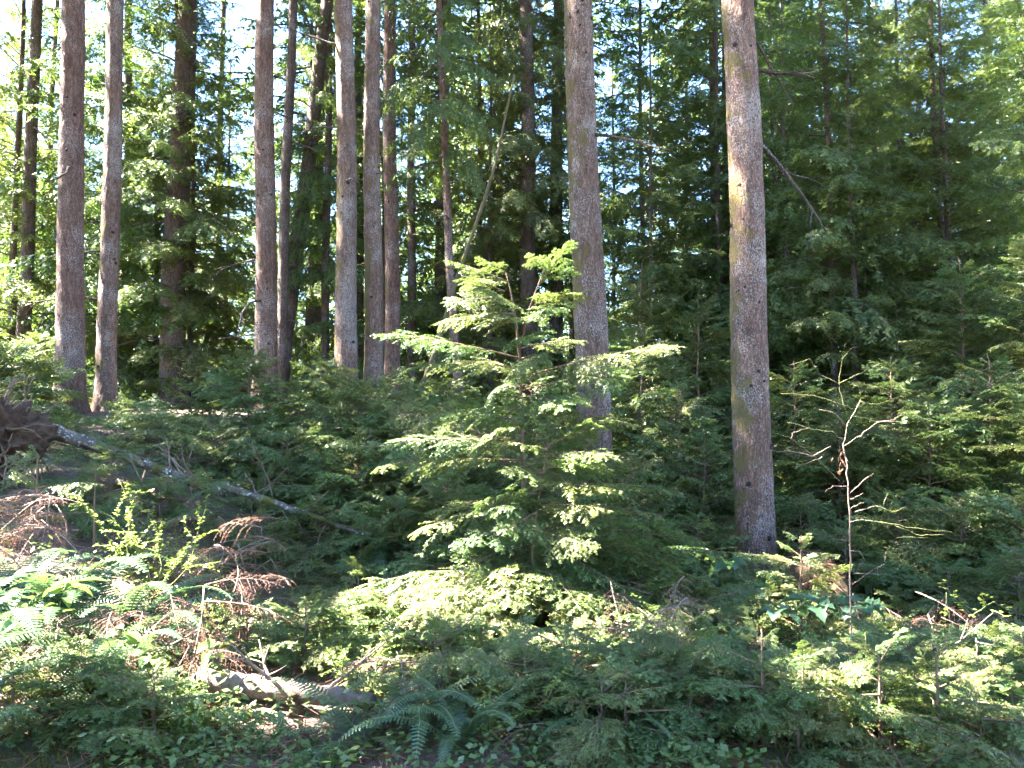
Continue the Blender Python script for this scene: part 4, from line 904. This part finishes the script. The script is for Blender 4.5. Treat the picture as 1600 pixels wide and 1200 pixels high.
# huckleberry twig on the right with small round leaves
hk = thing('huckleberry_twig', 'slanting bare twig with small pale round leaves at the right', 'shrub', P(1388, 1092, 5.1)); hk.location.z = min(hk.location.z, g(hk.location.x, 5.1) + .05)
rng = np.random.default_rng(4); F_ = Acc()
def twig(root, pts, r, mat, name='twig', n=4):
    W = [np.array(P(*q) - root.location) for q in pts]; fine = []
    for i in range(len(W) - 1):
        for t in np.linspace(0, 1, n + 1)[:-1]: fine.append(W[i] + (W[i + 1] - W[i]) * t + rng.normal(0, .0035, 3))
    fine.append(W[-1]); acc = Acc(); tube(acc, fine, r, r * .35, 5, 0, .5, True, .06, rng); link(name, acc.mesh(name, [mat], True), root); return fine
for pts, lv in [([(1388, 1092, 5.1), (1450, 1040, 5.1), (1500, 1000, 5.1), (1555, 955, 5.1)], 0), ([(1500, 1005, 5.1), (1515, 960, 5.05)], 0), ([(1515, 965, 5.05), (1480, 920, 5), (1470, 910, 5)], 14), ([(1515, 965, 5.05), (1550, 940, 5), (1575, 955, 5)], 16), ([(1555, 955, 5.1), (1580, 965, 5.0)], 8),
                ([(1480, 925, 5), (1475, 985, 5)], 12), ([(1515, 960, 5), (1500, 940, 5), (1500, 930, 5)], 10), ([(1540, 945, 5), (1535, 930, 4.95)], 10), ([(1450, 1040, 5.1), (1460, 1010, 5), (1490, 1003, 5)], 0), ([(1525, 985, 5.1), (1527, 1045, 5)], 0), ([(1525, 1003, 5.1), (1555, 1008, 5)], 0), ([(1450, 1043, 5.1), (1495, 1052, 5)], 0)]:
    fine = twig(hk, pts, .006 if lv == 0 else .003, M_DEADTWIG if lv == 0 else M_GREENSTEM)
    for j in range(lv):
        c = fine[rng.integers(1, len(fine))] + rng.normal(0, .012, 3); a = rng.random() * 6.28; u = np.array([math.cos(a), math.sin(a), rng.normal(0, .25)]); v = np.array([-math.sin(a), math.cos(a), rng.normal(0, .25)]); l = rng.uniform(.022, .036)
        ring = [c + u * l * .5 * (1 + math.cos(t)) + v * l * .36 * math.sin(t) for t in np.linspace(0, 6.283, 7)[:-1]]
        F_.add(ring, [(0, 1, 2), (0, 2, 3), (0, 3, 4), (0, 4, 5)], 0, float(rng.random()))
f = link('foliage', F_.mesh('foliage', [M_HUCK]), hk); f['kind'] = 'stuff'

# bare dead sapling on the right
b = P(1325, 1000, 6.0); bs = thing('bare_sapling', 'bare dying sapling with pale twisted twigs right of the mossy trunk', 'sapling', (b.x, 6.0, g(b.x, 6.0)))
w0 = P(1326, 1060, 6.0); w0.z = bs.location.z - .05
main = [(1328, 1000, 6.0), (1328, 900, 6.0), (1328, 800, 6.0), (1324, 740, 6.0), (1318, 695, 6.0), (1325, 660, 6.0), (1345, 625, 6.0)]
twig(bs, [(1326, 1050, 6.0)] + main, .008, M_DEADTWIG, 'stem')
for pts, m in [([(1312, 752, 6), (1275, 715, 5.95), (1235, 685, 5.9), (1195, 672, 5.9)], 1), ([(1275, 715, 5.95), (1240, 705, 5.9), (1198, 704, 5.9)], 0), ([(1285, 715, 5.9), (1265, 722, 5.85), (1238, 730, 5.8)], 0), ([(1270, 712, 5.95), (1298, 697, 5.9)], 0),
    ([(1318, 697, 6), (1345, 680, 5.9), (1370, 660, 5.85), (1420, 658, 5.8)], 0), ([(1370, 660, 5.85), (1395, 655, 5.8), (1415, 645, 5.8)], 0), ([(1320, 690, 6), (1300, 675, 5.95), (1270, 670, 5.9), (1230, 660, 5.9)], 1), ([(1235, 688, 5.9), (1240, 675, 5.9), (1265, 668, 5.9)], 0),
    ([(1322, 665, 6), (1305, 645, 5.9), (1280, 640, 5.9)], 0), ([(1330, 650, 6), (1365, 655, 6.1), (1400, 650, 6.1)], 1), ([(1345, 628, 6), (1370, 632, 6), (1410, 618, 5.9)], 1), ([(1335, 640, 6), (1310, 630, 5.9), (1270, 618, 5.9), (1220, 615, 5.9)], 1),
    ([(1320, 640, 6), (1310, 600, 6), (1317, 555, 6)], 1), ([(1317, 560, 6), (1330, 545, 6)], 1), ([(1310, 600, 6), (1280, 585, 6), (1265, 560, 6), (1235, 570, 6)], 1), ([(1312, 598, 6), (1340, 585, 6), (1365, 575, 6)], 1),
    ([(1328, 770, 6), (1345, 755, 5.9), (1365, 740, 5.9)], 0), ([(1328, 780, 6), (1348, 770, 5.9)], 0), ([(1328, 795, 6), (1350, 785, 5.9)], 0), ([(1328, 845, 6), (1300, 842, 5.9)], 0), ([(1326, 760, 6), (1300, 760, 5.9), (1288, 770, 5.9)], 0), ([(1328, 860, 6), (1345, 862, 5.9), (1350, 875, 5.9), (1340, 890, 5.9)], 0), ([(1334, 895, 6), (1385, 897, 5.8)], 0),
    ([(1345, 812, 5.9), (1375, 815, 5.8), (1400, 840, 5.8), (1450, 840, 5.8)], 1), ([(1375, 815, 5.8), (1430, 825, 5.8), (1490, 832, 5.8)], 1), ([(1400, 822, 5.8), (1440, 838, 5.8), (1475, 835, 5.8)], 1), ([(1370, 790, 5.9), (1395, 800, 5.9), (1415, 792, 5.9)], 1), ([(1380, 788, 5.9), (1388, 770, 5.9)], 1), ([(1328, 815, 6), (1345, 812, 5.9)], 0), ([(1335, 800, 6), (1370, 790, 5.9)], 0),
    ([(1320, 925, 6), (1290, 930, 5.9), (1270, 920, 5.9)], 0), ([(1330, 915, 6), (1350, 900, 5.9), (1382, 880, 5.9), (1385, 860, 5.9)], 0), ([(1372, 900, 5.9), (1372, 885, 5.9)], 0)]:
    twig(bs, pts, .003 if m else .0035, M_GREENSTEM if m else M_DEADTWIG)
acc = Acc()
for k in range(28):
    t = rng.random(); p = np.array(P(1316 + rng.normal(0, 4) - 4 * t, 700 + 40 * t, 5.98 + rng.normal(0, .02)) - bs.location); d = rng.normal(0, .4, 3) + [0, 0, -1]; d /= np.linalg.norm(d); w = np.cross(d, rng.normal(0, 1, 3)); w *= .003 / np.linalg.norm(w); acc.add([p - w, p + w, p + d * .035], [(0, 1, 2)], 0, rng.random())
f = link('dead_needle_tuft', acc.mesh('dead_needle_tuft', [M_DEADNEEDLE]), bs); f['kind'] = 'stuff'
# pink bare twigs at the bottom right
pk = thing('bare_twig_clump', 'pinkish bare branching twigs at the bottom right', 'dead twigs', P(1405, 1215, 4.3)); pk.location.z = min(pk.location.z, g(pk.location.x, 4.3))
for pts in [[(1405, 1215, 4.3), (1398, 1185, 4.3), (1395, 1150, 4.3), (1408, 1125, 4.3)], [(1405, 1215, 4.3), (1385, 1190, 4.3), (1355, 1168, 4.3), (1315, 1150, 4.3)], [(1355, 1168, 4.3), (1357, 1160, 4.3)], [(1410, 1215, 4.3), (1420, 1195, 4.25), (1440, 1180, 4.2)], [(1440, 1180, 4.2), (1441, 1172, 4.2)], [(1412, 1210, 4.3), (1405, 1170, 4.3), (1398, 1150, 4.3)], [(1440, 1140, 4.3), (1470, 1120, 4.3), (1492, 1108, 4.3)]]:
    twig(pk, pts, .007, M_DEADTWIG)

# ------------------------------------------------------------------ seedlings and ground cover
rnd = random.Random(77)
n = 0
while n < 120:
    px, Y = rnd.uniform(380, 1640), rnd.uniform(4.0, 11)
    x = (px - 800) / F * Y
    if Y < 5.3 and px < 640: continue
    if 4.6 < Y < 6.6 and 600 < px < 1000: continue
    if 4.6 < Y < 6.7 and 1150 < px < 1420: continue
    sapling(x, Y, rnd.uniform(.28, .62), rnd.uniform(.4, .8), rnd.randint(9, 14), 0, 3000 + n, 'tiny hemlock seedling ' + ('at the bottom edge ' if Y < 5.2 else ('behind the foreground plants ' if Y < 7.5 else 'deep in shade ')) + ('left of the bright hemlock' if px < 720 else ('beside the bright hemlock' if px < 1040 else ('near the mossy trunk' if px < 1330 else 'at far right'))), 'hemlock seedlings', name='hemlock_seedling', cat='seedling'); n += 1
rng = np.random.default_rng(99)
def scatter(n, x0, x1, y0, y1):
    xs = rng.uniform(x0, x1, n); ys = y0 + (y1 - y0) * rng.random(n) ** 1.2
    return [(x * y / 6.0, y, g(x * y / 6.0, y)) for x, y in zip(xs, ys)]
acc = Acc()                                     # shed twigs and needles
for x, y, z in scatter(9000, -4.4, 4.4, 3.4, 14):
    a = rng.random() * 6.28; l = rng.uniform(.03, .22); d = np.array([math.cos(a), math.sin(a), rng.normal(.1, .2)]) * l; w = np.array([-math.sin(a), math.cos(a), .4]) * rng.uniform(.002, .005); p = np.array([x, y, z + rng.uniform(0, .05)])
    acc.add([p - w, p + w, p + d, p + np.array([0, 0, .004])], [(0, 1, 2), (0, 3, 2), (1, 2, 3)], 0, rng.random())
tag(link('needle_litter', acc.mesh('needle_litter', [M_DEADNEEDLE])), 'shed brown needles and twigs covering the ground', 'litter', kind='stuff')
acc = Acc()                                     # low leafy ground cover
for x, y, z in scatter(4500, -4.4, 4.4, 3.4, 13):
    if noise.noise((x * .9, y * .9, 5)) < -.12: continue
    hgt = rng.uniform(.04, .22)
    for k in range(6):
        a = rng.random() * 6.28; l = rng.uniform(.025, .06); u = np.array([math.cos(a), math.sin(a), rng.normal(-.1, .3)]); v = np.array([-math.sin(a), math.cos(a), rng.normal(0, .3)]) * .33
        c = np.array([x, y, z + hgt * rng.uniform(.5, 1)]) + u * .02
        acc.add([c, c + u * l * .5 + v * l, c + u * l, c + u * l * .5 - v * l], [(0, 1, 2), (0, 2, 3)], 0, float(np.clip(rng.normal(.45, .2), 0, 1)))
tag(link('ground_cover', acc.mesh('ground_cover', [M_SALAL])), 'low green leafy ground cover between the shrubs', 'ground cover', kind='stuff')
acc = Acc()                                     # moss
for x, y, z in scatter(9000, -4.4, 4.4, 3.4, 13):
    if noise.noise((x * .7 + 9, y * .7, 2)) < .02: continue
    p = np.array([x, y, z - .01])
    for k in range(5):
        d = np.array([rng.normal(0, .6), rng.normal(0, .6), 1]); d *= rng.uniform(.03, .09) / np.linalg.norm(d); w = rng.normal(0, 1, 3) * [1, 1, .1]; w *= .008 / np.linalg.norm(w); q = p + rng.normal(0, .03, 3) * [1, 1, 0]
        acc.add([q - w, q + w, q + d], [(0, 1, 2)], 0, rng.random())
tag(link('moss', acc.mesh('moss', [M_MOSS])), 'olive moss tufts on the forest floor', 'moss', kind='stuff')
